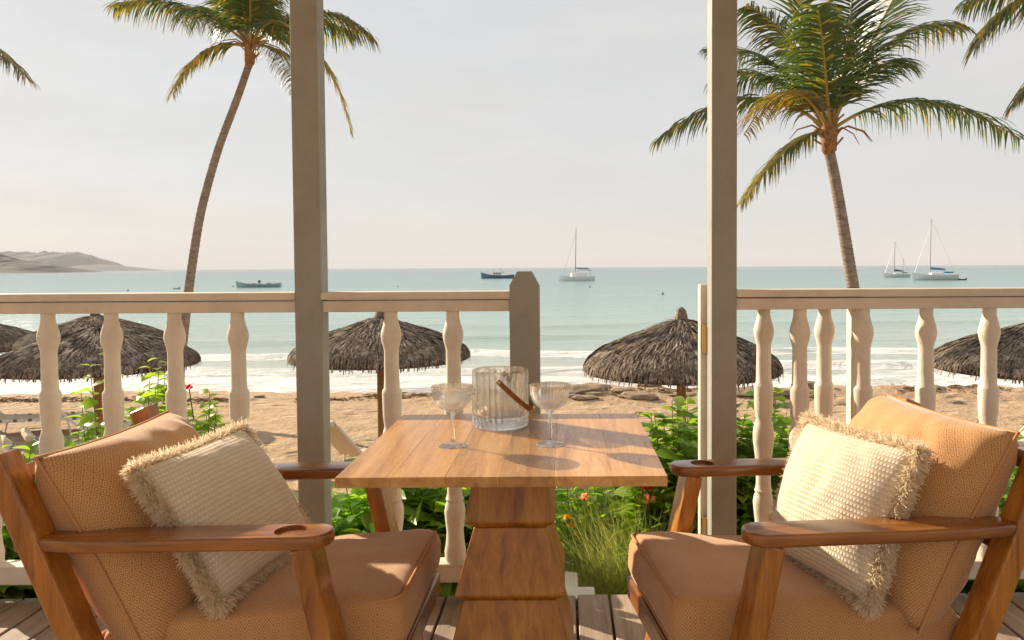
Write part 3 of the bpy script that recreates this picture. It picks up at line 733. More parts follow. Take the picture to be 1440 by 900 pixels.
def palapa(px, py, Y, label, k, sc_=1.03, zs=.85):
    a = P(px, py, Y); gz = ground_z(a.x, a.y); H = a.z - gz
    t = thing('thatched_umbrella', label, 'beach umbrella', (a.x, a.y, gz), R(57 * k), 'thatched umbrellas on the beach')
    for nm, me, z in (('canopy', CORE, H), ('thatch', THATCH[k % 2], H)):
        o = bpy.data.objects.new(nm, me); COL.objects.link(o); o.parent = t; o.location = (0, 0, z); o.scale = (sc_, sc_, sc_ * zs)
        if nm == 'thatch': o['kind'] = 'stuff'
    v_, f_ = lathe([(.070, -.3), (.068, .4), (.062, H - .35)], 14); from_py('pole', v_, f_, 'pole_wood', t, smooth=True, angle=40)
    v_, f_ = lathe([(.10, H - .15), (.085, H - .08), (.06, H + .0), (.03, H + .03), (.005, H + .045)], 16, mod=lambda a_, i: 1 + .08 * math.sin(5 * a_ + i)); from_py('cap', v_, f_, 'thatch', t)
    for q in range(8):
        an = q * math.pi / 4 + .2
        tube_obj('rib', 'pole_wood', t, [(.05 * math.cos(an), .05 * math.sin(an), H - .34), (1.1 * math.cos(an), 1.1 * math.sin(an), H - .78 * zs)], .02, 6)
palapa(137, 449, 10.9, 'shaggy thatched umbrella shading loungers, in front of another umbrella, red-flowered shrub before it', 0, 1.0, .74)
palapa(134, 436, 15.2, 'thatched umbrella mostly hidden behind the umbrella over the loungers', 1, 1.03, .74)
palapa(-46, 440, 15.4, 'thatched umbrella standing nearest the headland', 2, 1.03, .78)
palapa(535, 436, 12.0, 'thatched umbrella seen through the short balustrade, striped lounger beside its pole', 3, 1.05, .80)
palapa(958, 436, 10.8, 'thatched umbrella with pointed cap beyond the gate opening, leafy shrub before its pole', 4, 1.05, .90)
palapa(1466, 440, 9.8, 'thatched umbrella beyond the balustrade behind the armchair with the sunlit pillow', 5, 1.03, .76)
# ================================================================== SUN LOUNGERS
def lounger_proto():
    t = thing('sun_lounger', '', 'sun lounger', (0, 0, 0))
    # local: head at -x, foot at +x
    def L(name, pts, r, mat='lounger_frame', par=t): return tube_obj(name, mat, par, pts, r, 8)
    for s in (-1, 1):
        L('side_rail', [(-.35, s * .29, .32), (1.15, s * .29, .30)], .018)
        L('back_rail', [(-.33, s * .29, .33), (-.80, s * .29, .86)], .018)
        for x in (-.25, .95): L('leg', [(x, s * .29, .31), (x + (.06 if x > 0 else -.06), s * .29, 0)], .016)
    vs_, fs_ = [], []
    for i, (x, z) in enumerate([(-.82, .875), (-.80, .86), (-.58, .60), (-.35, .335), (0, .315), (.4, .30), (.8, .30), (1.15, .305)]):
        for y in (-.285, .285):
            vs_ += [(x, y, z + .012), (x, y, z)]
    n = 8
    for i in range(n - 1):
        a = i * 4; c = a + 4
        fs_ += [(a, a + 2, c + 2, c), (a + 1, c + 1, c + 3, a + 3), (a, c, c + 1, a + 1), (a + 2, a + 3, c + 3, c + 2)]
    from_py('sling', vs_, fs_, 'sling', t)
    for x, z in ((-.73, .785), (-.66, .705)):
        beam('stripe', 'sling_band', t, (x, -.287, z + .012), (x, .287, z + .012), .030, .012, 0, up=(.73, 0, .68))
    for s in (-1, 1):
        for k in range(12):
            x = -.28 + k * .12; box('lacing', 'sling_band' if k % 2 else 'lounger_frame', t, x, x + .06, s * .29 - .022, s * .29 + .022, .288, .338, r=.004, seg=1)
    box('head_roll', 'sling', t, -.87, -.79, -.27, .27, .82, .92, r=.03, seg=3)
    return t
lp = lounger_proto(); first = [True]
def lounger(px, py, Y, rz, label, group='sun loungers on the sand'):
    o = lp if first[0] else copy_tree(lp); first[0] = False
    a = P(px, py, Y); o.location = (a.x, a.y, ground_z(a.x, a.y) + .005); o.rotation_euler = (0, 0, R(rz)); tag(o, label, 'sun lounger', group)
lounger(122, 640, 9.3, 32, 'striped sun lounger on the sand behind the shaded pillow\'s armchair')
lounger(150, 640, 9.9, 40, 'striped sun lounger hidden mostly by the red-flowered shrub')
lounger(146, 575, 13.2, 40, 'sun lounger under the rim of the shaggy thatched umbrella')
lounger(22, 570, 14.2, 12, 'farthest sun lounger on the sand, towards the headland')
lounger(524, 620, 11.0, 52, 'striped sun lounger beside the umbrella pole behind the tall porch post')
lounger(1420, 622, 11.4, 185, 'sun lounger seen through the balustrade behind the sunlit pillow\'s armchair')
# ================================================================== COCONUT PALMS
def frond_obj(parent, base, mid, tip, seed, gold=.3, leaf=.55, hang=.6, n=84, wid=1.0):
    rnd = random.Random(seed); vs_, fs_ = [], []; base, mid, tip = Vector(base), Vector(mid), Vector(tip)
    c1 = mid * 2 - (base + tip) / 2                      # quadratic control point through mid
    def B(t): return base * (1 - t) ** 2 + c1 * 2 * t * (1 - t) + tip * t * t
    pts = [B(k / 14) for k in range(15)]
    tube(pts, [.030 * (1 - .88 * k / 14) + .003 for k in range(15)], 6, vs_, fs_); nr = len(fs_)
    up = Vector((0, 0, 1)); mats = []
    for i in range(n):
        t = .14 + .86 * (i + rnd.random() * .6) / n
        p = B(t); d = (B(min(1, t + .02)) - B(t - .02)).normalized()
        side = d.cross(up)
        if side.length < .05: side = Vector((1, 0, 0))
        side.normalize(); nrm = side.cross(d).normalized(); hz_ = math.hypot(d.x, d.y)
        ln = leaf * (math.sin(math.pi * (.16 + .74 * t)) ** .7) * rnd.uniform(.8, 1.12)
        for s in (-1, 1):
            if rnd.random() < .05: continue
            dr = (side * s * rnd.uniform(.75, 1.0) + d * rnd.uniform(.45, .75) + nrm * rnd.uniform(-.05, .22)).normalized()
            w = .0195 * wid * rnd.uniform(.8, 1.15); q = p.copy(); b0 = len(vs_); m = 4; h = hang * rnd.uniform(.7, 1.5) * (.30 + 1.35 * hz_)
            for k in range(m + 1):
                ww = (d * .8 + nrm * .35).normalized() * w * (1 - (k / m) ** 1.6 * .92) * (.65 if k == 0 else 1)
                vs_ += [q - ww, q + ww]
                dr = (dr + Vector((0, 0, -1)) * h * .42 * (k + 1) / m).normalized(); q = q + dr * (ln / m)
            for k in range(m):
                fs_.append((b0 + 2 * k, b0 + 2 * k + 1, b0 + 2 * k + 3, b0 + 2 * k + 2)); mats.append(2 if rnd.random() < gold * (.4 + 1.1 * t) else 1)
    o = from_py('frond', vs_, fs_, 'rachis', parent); o.data.materials.append(M('palm_green')); o.data.materials.append(M('palm_gold'))
    for k, mi in enumerate(mats): o.data.polygons[nr + k].material_index = mi
    return o
def palm(label, trunk, Y, crown, fronds, seed, r0=.12, r1=.085, gold=.3, leaf=.55, extra=6, hang=.6, fl=2.7):
    """trunk: pixel path from the crown downwards; fronds: (mid px, tip px, dY)"""
    rnd = random.Random(seed); pts = [P(px, py, Y) for px, py in trunk]; foot = pts[-1]
    lo = Vector((foot.x + (foot.x - pts[-2].x) * .3, foot.y, ground_z(foot.x, foot.y) - .1)); base = Vector((lo.x, lo.y, lo.z + .1))
    t = thing('palm_tree', label, 'palm tree', base, 0, 'coconut palms on the beach')
    path = []; ctrl = pts + [lo]
    for a, c in zip(ctrl, ctrl[1:]):
        for k in range(10): path.append(a.lerp(c, k / 10) - base)
    path.append(lo - base); N_ = len(path)
    for _ in range(12): path = [path[0]] + [(path[i - 1] + path[i] * 2 + path[i + 1]) / 4 for i in range(1, N_ - 1)] + [path[-1]]
    fine = []
    for a, c in zip(path, path[1:]):
        for k in range(4): fine.append(a.lerp(c, k / 4))
    fine.append(path[-1]); n = len(fine)
    rad = [(r1 + (r0 - r1) * (i / n) ** 1.2 + (.05 * max(0, (i / n - .93) / .07) ** 2)) * (1.0 + (.05 if i % 3 == 0 else -.02)) for i in range(n)]
    from_py('trunk', *tube(fine, rad, 14), 'palm_bark', t, smooth=True)
    cr = P(crown[0], crown[1], Y) - base
    # boots: broken frond bases and fibre round the growing point
    v_, f_ = tube([fine[5], fine[2].lerp(fine[3], .5), fine[0], cr + Vector((0, 0, .0)), cr + Vector((0, 0, .12)), cr + Vector((0, 0, .3))], [r1 * .95, r1 * 1.12, r1 * 1.38, r1 * 1.55, r1 * 1.3, r1 * .5], 14)
    from_py('crownshaft', v_, f_, 'palm_fibre', t, smooth=True)
    for k in range(16):
        a = k * 2.4; d = Vector((math.cos(a), math.sin(a), 0)); z = -.22 + .03 * k
        p0 = cr + d * r1 * 1.2 + Vector((0, 0, z)); beam('frond_stub', 'palm_fibre', t, p0, p0 + d * rnd.uniform(.08, .16) + Vector((0, 0, rnd.uniform(.10, .20))), .08 * rnd.uniform(.6, 1.1), .025, .004, up=d)
    for k in range(5):
        a = rnd.uniform(0, 6.28); d = Vector((math.cos(a), math.sin(a), 0)); p0 = cr + d * r1
        tube_obj('flower_stalk', 'palm_fibre', t, [p0, p0 + d * .22 + Vector((0, 0, .10)), p0 + d * .48 + Vector((0, 0, .02)), p0 + d * .62 + Vector((0, 0, -.14))], [.018, .014, .010, .005], 6)
    for i, fr in enumerate(fronds):
        (mx_, my_), (tx_, ty_), dY = fr[:3]; g = fr[3] if len(fr) > 3 else gold
        m = P(mx_, my_, Y + dY * .5) - base; tp = P(tx_, ty_, Y + dY) - base
        frond_obj(t, cr, m, tp, seed * 31 + i, g, leaf * (fr[4] if len(fr) > 4 else 1), hang)
    for k in range(extra):                       # upright and rear fronds filling the crown
        a = rnd.uniform(0, 6.28); el = rnd.uniform(.55, 1.25); l = fl * rnd.uniform(.85, 1.1)
        d = Vector((math.cos(a) * math.cos(el), math.sin(a) * math.cos(el), math.sin(el)))
        frond_obj(t, cr, cr + d * l * .52, cr + d * l * .86 + Vector((math.cos(a), math.sin(a), 0)) * l * .18 + Vector((0, 0, -.30 * l * math.cos(el))), seed * 77 + k, gold * .4, leaf, hang)
    return t
palm('tall curved coconut palm standing behind the shaggy thatched umbrella', [(351, 88), (335, 135), (306, 210), (281, 300), (266, 400), (257, 480), (252, 520)], 16.0, (352, 66),
     [((262, 10), (162, 8), -.6, .5), ((288, 72), (243, 132), -.8, .75, .8), ((440, 18), (524, 52), .3, .35), ((440, 70), (494, 186), .2, .9, .8), ((352, 5), (350, -60), -1.8, .15), ((300, -20), (225, -35), .8, .2), ((405, -20), (470, -40), .8, .2), ((325, -40), (300, -110), .6, .2), ((385, 30), (425, 60), -1.6, .2), ((395, 75), (418, 130), -1.2, .8, .7)], 4, .105, .072, gold=.3, leaf=.85, extra=8, hang=.85)
palm('coconut palm with spreading crown rising behind the folded gate', [(1166, 212), (1174, 250), (1186, 320), (1199, 400), (1207, 450), (1212, 520)], 12.5, (1166, 186),
     [((1290, 143), (1436, 196), .2, .12), ((1248, 62), (1352, 40), .3, .2), ((1190, 70), (1200, -50), .4, .05), ((1118, 70), (1052, 8), -.4, .12), ((1112, 128), (1046, 190), -1.7, .75, .7), ((1052, 138), (922, 198), .6, .15), ((1112, 205), (1044, 284), -.3, .4, .8), ((1132, 40), (1118, -70), .6, .05), ((1235, 40), (1285, -50), .8, .05), ((1160, 90), (1150, 10), -1.5, .1), ((1090, 90), (1000, 70), 1.4, .1)], 9, .112, .085, gold=.10, leaf=.82, extra=2, hang=.75, fl=2.4)
palm('coconut palm beyond the headland-side umbrellas, one frond reaching into view', [(-165, 60), (-160, 200), (-150, 400), (-140, 520)], 15.0, (-165, 40),
     [((-60, 38), (36, 108), .2, .4), ((-240, 0), (-330, 60), .5), ((-165, -60), (-170, -150), 1), ((-90, -10), (-30, -50), 1.2), ((-230, 90), (-270, 160), 0), ((-110, 100), (-80, 170), .4)], 15, extra=5, leaf=.85, hang=.8)
palm('coconut palm beside the umbrella behind the sunlit pillow\'s armchair', [(1580, 30), (1585, 150), (1600, 400), (1610, 520)], 11.5, (1580, 10),
     [((1455, -10), (1372, 66), .2, .3), ((1500, 60), (1428, 142), .3, .3), ((1680, 0), (1790, 70), .3), ((1580, -80), (1590, -190), .5), ((1500, -70), (1440, -130), .8), ((1640, 80), (1690, 170), 0)], 21, extra=5, leaf=.85, hang=.8)
# ================================================================== SHRUBS, FLOWERS, GRASS
def leaf_mesh(name, mat, l=.10, w=.045, fold=.35, droop=.25):
    vs_, fs_ = [], []
    for k, (x, q) in enumerate(((0, .04), (.18, .62), (.42, 1.0), (.68, .78), (.88, .34), (1.0, .02))):
        z = -droop * l * x * x
        vs_ += [(x * l, -w / 2 * q, z + fold * w / 2 * q), (x * l, 0, z), (x * l, w / 2 * q, z + fold * w / 2 * q)]
    for k in range(5):
        a = k * 3; fs_ += [(a, a + 3, a + 4, a + 1), (a + 1, a + 4, a + 5, a + 2)]
    me = bpy.data.meshes.new(name); me.from_pydata(vs_, [], fs_); me.update(); me.materials.append(M(mat))
    me.polygons.foreach_set('use_smooth', [True] * len(me.polygons)); return me
LEAF = {'bush': leaf_mesh('leaf', 'bush_leaf', .095, .052), 'broad': leaf_mesh('leaf', 'broad_leaf', .12, .058), 'light': leaf_mesh('leaf', 'light_leaf', .065, .045, .2, .4), 'small': leaf_mesh('leaf', 'bush_leaf', .06, .034)}
def leaf_matrix(p, d, rnd, s):
    d = d.normalized(); up = Vector((rnd.gauss(0, .35), rnd.gauss(0, .35), 1)); y = up.cross(d)
    if y.length < .05: y = Vector((1, 0, 0)).cross(d)
    y.normalize(); z = d.cross(y); m = Matrix((d, y, z)).transposed().to_4x4() @ Matrix.Scale(s, 4); m.translation = p; return m
def shrub(name, label, cat, c, rad, kind, n_stem, per, seed, own=110, flowers=(), group='shrubs along the porch', stem_r=.004, top_bias=.3, size=(.7, 1.25), upright=.5, hmin=.62):
    """stems rise from the ground, leaves in whorls along the upper part of each stem"""
    rnd = random.Random(seed); gz = ground_z(c[0], c[1]) + .02; t = thing(name, label, cat, (c[0], c[1], gz), 0, group)
    sv, sf = [], []; leaves = []; tips = []
    for i in range(n_stem):
        a, q = rnd.uniform(0, 6.28), math.sqrt(rnd.random()); f = Vector((math.cos(a) * q * rad[0] * .75, math.sin(a) * q * rad[1] * .75, -.03))
        hgt = rad[2] * (1 - .35 * q * q) * rnd.uniform(hmin, 1.0)
        tp = f + Vector((math.cos(a) * q * rad[0] * .30 + rnd.gauss(0, .03), math.sin(a) * q * rad[1] * .30 + rnd.gauss(0, .03), hgt))
        mid = f.lerp(tp, .5) + Vector((rnd.gauss(0, .02), rnd.gauss(0, .02), 0)); path = [f, mid, tp]; tips.append(tp)
        tube(path, [stem_r, stem_r * .8, stem_r * .4], 5, sv, sf)
        for k in range(per):
            u = top_bias + (1 - top_bias) * (k + rnd.random()) / per
            p = f.lerp(mid, u * 2) if u < .5 else mid.lerp(tp, u * 2 - 1)
            an = k * 2.4 + rnd.uniform(-.5, .5); d = Vector((math.cos(an), math.sin(an), rnd.uniform(-.25, .55) + upright * (u - .5)))
            leaves.append(leaf_matrix(p, d, rnd, rnd.uniform(*size) * (1.1 - .35 * max(0, u - .8) / .2)))
    from_py('stems', sv, sf, 'stem', t, smooth=True)
    me = LEAF[kind]; org = Vector((c[0], c[1], gz))
    leaves.sort(key=lambda m: (m.translation + org - EYE).length - .5 * m.translation.z)
    for m in leaves[:own]:
        o = bpy.data.objects.new('leaf', me); COL.objects.link(o); o.parent = t; o.matrix_local = m
    vs_, fs_ = [], []; base_v = [v.co.copy() for v in me.vertices]; base_f = [tuple(p.vertices) for p in me.polygons]
    for m in leaves[own:]:
        b0 = len(vs_); vs_ += [m @ v for v in base_v]; fs_ += [tuple(b0 + i for i in f) for f in base_f]
    if vs_: tag(from_py('foliage', vs_, fs_, me.materials[0], t, smooth=True), kind='stuff')
    for (off, mat, r) in flowers:
        cpos = Vector(off) - org
        fl_v, fl_f = [], []
        for _ in range(14):
            an = rnd.uniform(0, 6.28); el = rnd.uniform(-.2, 1.4); dd = Vector((math.cos(an) * math.cos(el), math.sin(an) * math.cos(el), math.sin(el))); sd_ = dd.orthogonal().normalized() * r * .35
            b0 = len(fl_v); p = cpos + dd * r * .25
            fl_v += [p - sd_ * .4, p + sd_ * .4, p + dd * r * .6 + sd_, p + dd * r, p + dd * r * .6 - sd_]; fl_f.append(tuple(b0 + k for k in range(5)))
        fo = from_py('flower', fl_v, fl_f, mat, t)
        from_py('flower_stem', *tube([cpos, cpos + Vector((0.01, 0.02, -.16))], .003, 5), 'stem', fo)
    return t
# left: low hedge, flowering shrub
for k, (px, rx, h, kd, lab) in enumerate(((-150, .36, .76, 'bush', 'low leafy hedge plant at the far end of the long balustrade'), (20, .38, .80, 'broad', 'bright green hedge plant behind the back post of the shaded pillow\'s armchair'), (165, .34, .56, 'bush', 'low hedge plant in front of the tall red-flowered shrub'), (320, .34, .50, 'broad', 'low hedge plant behind the shaded fringed pillow, beside the tall porch post'))):
    c = P(px, 700, 3.25); shrub('hedge_plant', lab, 'shrub', (c.x, 3.22, 0), (rx, .30, h), kd, 100, 22, 40 + k, own=150)
c = P(205, 600, 3.75)
shrub('flowering_shrub', 'tall sparse shrub with light green leaves and red flowers beyond the long balustrade', 'shrub', (c.x, 3.75, 0), (.40, .16, 1.26), 'light', 52, 26, 61, own=270, hmin=.72, top_bias=.40, size=(.8, 1.4), stem_r=.004,
      flowers=[(P(157, 544, 3.7), 'petal_red', .018), (P(266, 546, 3.75), 'petal_red', .017)])
# middle: broad-leaved plants between post and pedestal
for k, (px, rx, h, kd, lab) in enumerate(((470, .26, .52, 'light', 'small-leaved plant just behind the tall porch post'), (555, .32, .72, 'broad', 'broad-leaved plant behind the short balustrade\'s first spindle'), (640, .30, .70, 'broad', 'broad-leaved plant behind the short balustrade next to the newel post'))):
    c = P(px, 700, 3.2); shrub('broad_leaf_plant', lab, 'plant', (c.x, 3.18, 0), (rx, .26, h), kd, 74, 20, 70 + k, own=160, size=(.8, 1.6))
c = P(815, 720, 3.7); shrub('weedy_plant', 'green leafy weed with yellow blossoms beyond the doorstep', 'plant', (c.x, 3.7, 0), (.36, .24, .80), 'broad', 40, 14, 81, own=120, size=(.6, 1.1),
      flowers=[(P(803, 740, 3.5), 'petal_yellow', .022), (P(812, 752, 3.5), 'petal_yellow', .02), (P(806, 768, 3.5), 'petal_yellow', .018), (P(797, 730, 3.5), 'petal_yellow', .02), (P(822, 700, 3.5), 'petal_pink', .02)])
# right: dense dark shrub
for k, (px, rx, h, kd, lab, fl) in enumerate(((970, .32, 1.02, 'bush', 'dense glossy shrub with red blossoms behind the gate\'s hinge post', [(P(908, 688, 3.25), 'petal_red', .026), (P(918, 678, 3.25), 'petal_red', .022), (P(912, 704, 3.25), 'petal_pink', .028), (P(1052, 720, 3.3), 'petal_yellow', .02)]), (1070, .36, 1.0, 'bush', 'dense dark shrub behind the first spindles of the folded gate', []), (1180, .30, .62, 'bush', 'low shrub behind the sunlit fringed pillow', []), (1330, .36, .72, 'bush', 'low shrub behind the back cushion of the sunlit pillow\'s armchair', []), (1460, .36, .86, 'bush', 'shrub with small red blossoms beside the sunlit pillow\'s armchair back post', [(P(1417, 700, 3.2), 'petal_red', .02), (P(1378, 660, 3.2), 'petal_red', .02)]))):
    c = P(px, 700, 3.45); shrub('dense_shrub', lab, 'shrub', (c.x, 3.45 if k < 2 else 3.3, 0), (rx, .28, h), kd, 110, 24, 90 + k, own=150, flowers=fl)
# feathery grass and dry ground cover
def grass(name, label, c, rx, ry, h, count, seed, mat='grass_blade', lean=.25, w=.0022):
    rnd = random.Random(seed); gz = ground_z(c[0], c[1]) + .01; t = thing(name, label, 'grass', (c[0], c[1], gz), 0, 'grass clumps at the doorstep'); vs_, fs_ = [], []
    for _ in range(count):
        a, q = rnd.uniform(0, 6.28), math.sqrt(rnd.random()); p = Vector((math.cos(a) * q * rx, math.sin(a) * q * ry, -.02)); l = h * rnd.uniform(.5, 1.05)
        d = Vector((rnd.gauss(0, lean), rnd.gauss(0, lean), 1)).normalized(); side = Vector((rnd.gauss(0, 1), rnd.gauss(0, 1), 0)).normalized() * w; cur = Vector((rnd.gauss(0, .16), rnd.gauss(0, .16), -.12)); b0 = len(vs_)
        for k in range(5):
            vs_ += [p - side * (1 - k / 4.3), p + side * (1 - k / 4.3)]; d = (d + cur).normalized(); p = p + d * (l / 4)
        for k in range(4): fs_.append((b0 + 2 * k, b0 + 2 * k + 1, b0 + 2 * k + 3, b0 + 2 * k + 2))
    tag(from_py('blades', vs_, fs_, mat, t), kind='stuff')
c = P(895, 760, 3.3); grass('grass_clump', 'feathery green grass clump before the red blossoms', (c.x, 3.30), .20, .22, .58, 2600, 5, 'grass_blade', .26)
c = P(845, 800, 3.05); grass('grass_clump', 'dry tangled yellow grass clump beside the white doorstep', (c.x, 3.08), .17, .16, .36, 1500, 6, 'grass_blade', .5)
c = P(935, 800, 3.05); grass('grass_clump', 'short dry grass clump beside the seat front of the sunlit pillow\'s armchair', (c.x, 3.05), .16, .14, .36, 1100, 7, 'grass_blade', .4)
c = P(495, 720, 3.9); grass('grass_clump', 'pale tall grass clump behind the tall porch post', (c.x, 3.9), .22, .15, .60, 900, 8, 'grass_blade', .15)
# ================================================================== SHORE: rocks and wrack
rnd = random.Random(12)
def rock(x, y, sx, sy, sz, seed, label):
    bm = bmesh.new(); bmesh.ops.create_icosphere(bm, subdivisions=3, radius=1)
    for v in bm.verts:
        k = 1 + .30 * fbm(v.co.x * 1.3 + seed, v.co.y * 1.3, v.co.z * 1.3); v.co = Vector((v.co.x * sx * k, v.co.y * sy * k, max(-.6, v.co.z) * sz * k))
    o = finish(bm, 'shore_rock', 'rock', smooth=True, angle=40); o.location = (x, y, ground_z(x, y) + sz * .15); o.rotation_euler = (0, 0, rnd.uniform(-.4, .4)); tag(o, label, 'rock', 'flat rocks along the tide line')
for k in range(34):
    x = rnd.uniform(.0, 12.5) if k < 26 else rnd.uniform(-14, 0); y = rnd.uniform(17.3, 19.4); s = rnd.uniform(.10, .42) * (1 if k < 26 else .5)
    rock(x, y, s * 1.5, s * .8, s * .32, k, 'low brown rock lying in the sand at the edge of the wash')
vs_, fs_ = [], []
for _ in range(3200):
    x = rnd.uniform(-24, 20); y = 18.4 + .9 * mnoise.noise(Vector((x * .25, 4, 0))) + rnd.gauss(0, .16); 
    if mnoise.noise(Vector((x * .5, 8, 0))) < -.15: continue
    z = ground_z(x, y) + rnd.uniform(.0, .035); a = rnd.uniform(0, 6.28); l = rnd.uniform(.05, .16); dx, dy = math.cos(a) * l, math.sin(a) * l; w = .012; b0 = len(vs_)
    vs_ += [(x - dx, y - dy, z), (x - dy * .12, y + dx * .12, z + .018), (x + dx, y + dy, z + rnd.uniform(-.01, .012)), (x + dy * .2, y - dx * .2, z + .02)]; fs_ += [(b0, b0 + 1, b0 + 2), (b0, b0 + 2, b0 + 3)]
tag(from_py('seaweed_wrack', vs_, fs_, 'seaweed'), 'line of brown seaweed washed up along the sand', 'seaweed', kind='stuff')
# ================================================================== BOATS
def hull(name, mat, parent, L, Wd, H, sheer=.25, bow=.9, stern=.75, z0=-.3, n=18, off=(0, 0)):
    vs_, fs_ = [], []; m = 7
    for i in range(n + 1):
        t = i / n; x = -L / 2 + L * t
        wf = (stern + (1 - stern) * min(1, t / .35)) if t < .45 else max(.02, 1 - ((t - .45) / .55) ** 2.2)
        top = H * (1 + sheer * (2 * t - .8) ** 2) + (bow * H * .25 * max(0, t - .7) / .3)
        for j in range(m):
            s = j / (m - 1); y = (s * 2 - 1); prof = abs(y) ** .45 if abs(y) > 0 else 0
            vs_.append((x + (.06 * L * t * prof if t > .6 else 0) + off[0], y * Wd / 2 * wf + off[1], z0 + (top - z0) * abs(y) ** 2.2))
    for i in range(n):
        for j in range(m - 1): fs_.append((i * m + j, i * m + j + 1, (i + 1) * m + j + 1, (i + 1) * m + j))
        fs_.append((i * m + m - 1, i * m, (i + 1) * m, (i + 1) * m + m - 1))
    fs_.append(tuple(range(m)))
    return from_py(name, vs_, fs_, mat, parent, smooth=True, angle=35)
def boat_at(px, py, label, cat, name, rz):
    p = G(px, py, SEA_Z); return thing(name, label, cat, (p.x, p.y, SEA_Z), R(rz), 'boats moored in the bay'), p.y
def px_m(Y): return Y / F_PX             # metres per photo pixel at distance Y
def wire(parent, a, b_, r=.02): return tube_obj('stay', 'mast_metal', parent, [a, b_], r, 5)
# long open boat
t, Y = boat_at(365, 404, 'long low pale teal open boat moored in the bay', 'boat', 'open_boat', 184); k = px_m(Y)
hull('hull', 'boat_teal', t, 58 * k, 15 * k, 4.6 * k, .5, 1.0, .8)
box('thwart', 'boat_wood', t, -14 * k, -11 * k, -5 * k, 5 * k, 4.5 * k, 6 * k); box('thwart', 'boat_wood', t, 6 * k, 9 * k, -5 * k, 5 * k, 4.5 * k, 6 * k); box('outboard', 'boat_dark', t, -1.5 * k, 1.5 * k, -1.5 * k, 1.5 * k, 4 * k, 10 * k)
tube_obj('gunwale', 'boat_white', t, [(-26 * k, 6 * k, 6.8 * k), (0, 7.4 * k, 6.0 * k), (16 * k, 6 * k, 6.6 * k)], .5 * k, 6)
# fishing boat
t, Y = boat_at(701, 391.5, 'dark blue fishing boat with white wheelhouse moored in the bay', 'boat', 'fishing_boat', 182); k = px_m(Y)
hull('hull', 'boat_blue', t, 44 * k, 13 * k, 4.4 * k, .45, 1.3, .85)
wh = box('wheelhouse', 'boat_white', t, -4 * k, 8 * k, -4 * k, 4 * k, 3 * k, 9 * k, r=.3 * k)
for x in (-2.5, 1, 4.5): box('window', 'boat_dark', wh, x * k, (x + 2.2) * k, -4.15 * k, -3.9 * k, 6 * k, 8 * k, r=0); 
for x in (-2.5, 1, 4.5): box('window', 'boat_dark', wh, x * k, (x + 2.2) * k, 3.9 * k, 4.15 * k, 6 * k, 8 * k, r=0)
box('foredeck_box', 'boat_white', t, 8.3 * k, 14 * k, -3 * k, 3 * k, 3.5 * k, 6 * k, r=.2 * k)
box('canopy', 'boat_wood', t, -8 * k, -4.2 * k, -4 * k, 4 * k, 8.2 * k, 9 * k, r=.1 * k)
tube_obj('mast', 'boat_wood', t, [(-3 * k, 0, 8 * k), (-3 * k, 0, 15 * k)], .35 * k, 6); tube_obj('mast', 'boat_wood', t, [(7 * k, 0, 8 * k), (7 * k, 0, 13.5 * k)], .3 * k, 6)
# catamaran
t, Y = boat_at(812, 395, 'white sailing catamaran with tall bare mast moored in the bay', 'sailboat', 'catamaran', 188); k = px_m(Y)
for s in (-1, 1): 
    h = hull('hull', 'boat_white', t, 46 * k, 6 * k, 6 * k, .15, .6, .8, off=(0, s * 10 * k))
    for x in (-14, 5): box('porthole', 'boat_dark', h, x * k, (x + 4) * k, s * 10 * k - 3.05 * k, s * 10 * k - 2.7 * k, 3 * k, 4.4 * k, r=0)
box('bridge_deck', 'boat_white', t, -19 * k, 12 * k, -9 * k, 9 * k, 3.2 * k, 6 * k, r=.4 * k)
cb = box('cabin', 'boat_white', t, -13 * k, 9 * k, -7 * k, 7 * k, 5.8 * k, 11 * k, r=1.0 * k)
for x in (-10, -4, 2): box('window', 'boat_dark', cb, x * k, (x + 4.2) * k, -7.15 * k, -6.8 * k, 7.2 * k, 9.4 * k, r=0)
box('bimini', 'boat_wood', t, -19 * k, 0, -6 * k, 6 * k, 15 * k, 16 * k, r=.3 * k)
for x, y in ((-18, -5.5), (-18, 5.5), (-1, -5.5), (-1, 5.5)): tube_obj('bimini_post', 'mast_metal', t, [(x * k, y * k, 6 * k), (x * k, y * k, 15.2 * k)], .25 * k, 5)
tube_obj('mast', 'mast_metal', t, [(3 * k, 0, 10 * k), (1.5 * k, 0, 74 * k)], [.8 * k, .5 * k], 8); tube_obj('boom', 'boat_canvas', t, [(3 * k, 0, 18 * k), (-16 * k, 0, 17.5 * k)], .9 * k, 8)
wire(t, (1.6 * k, 0, 68 * k), (21 * k, 0, 6 * k), .18 * k)
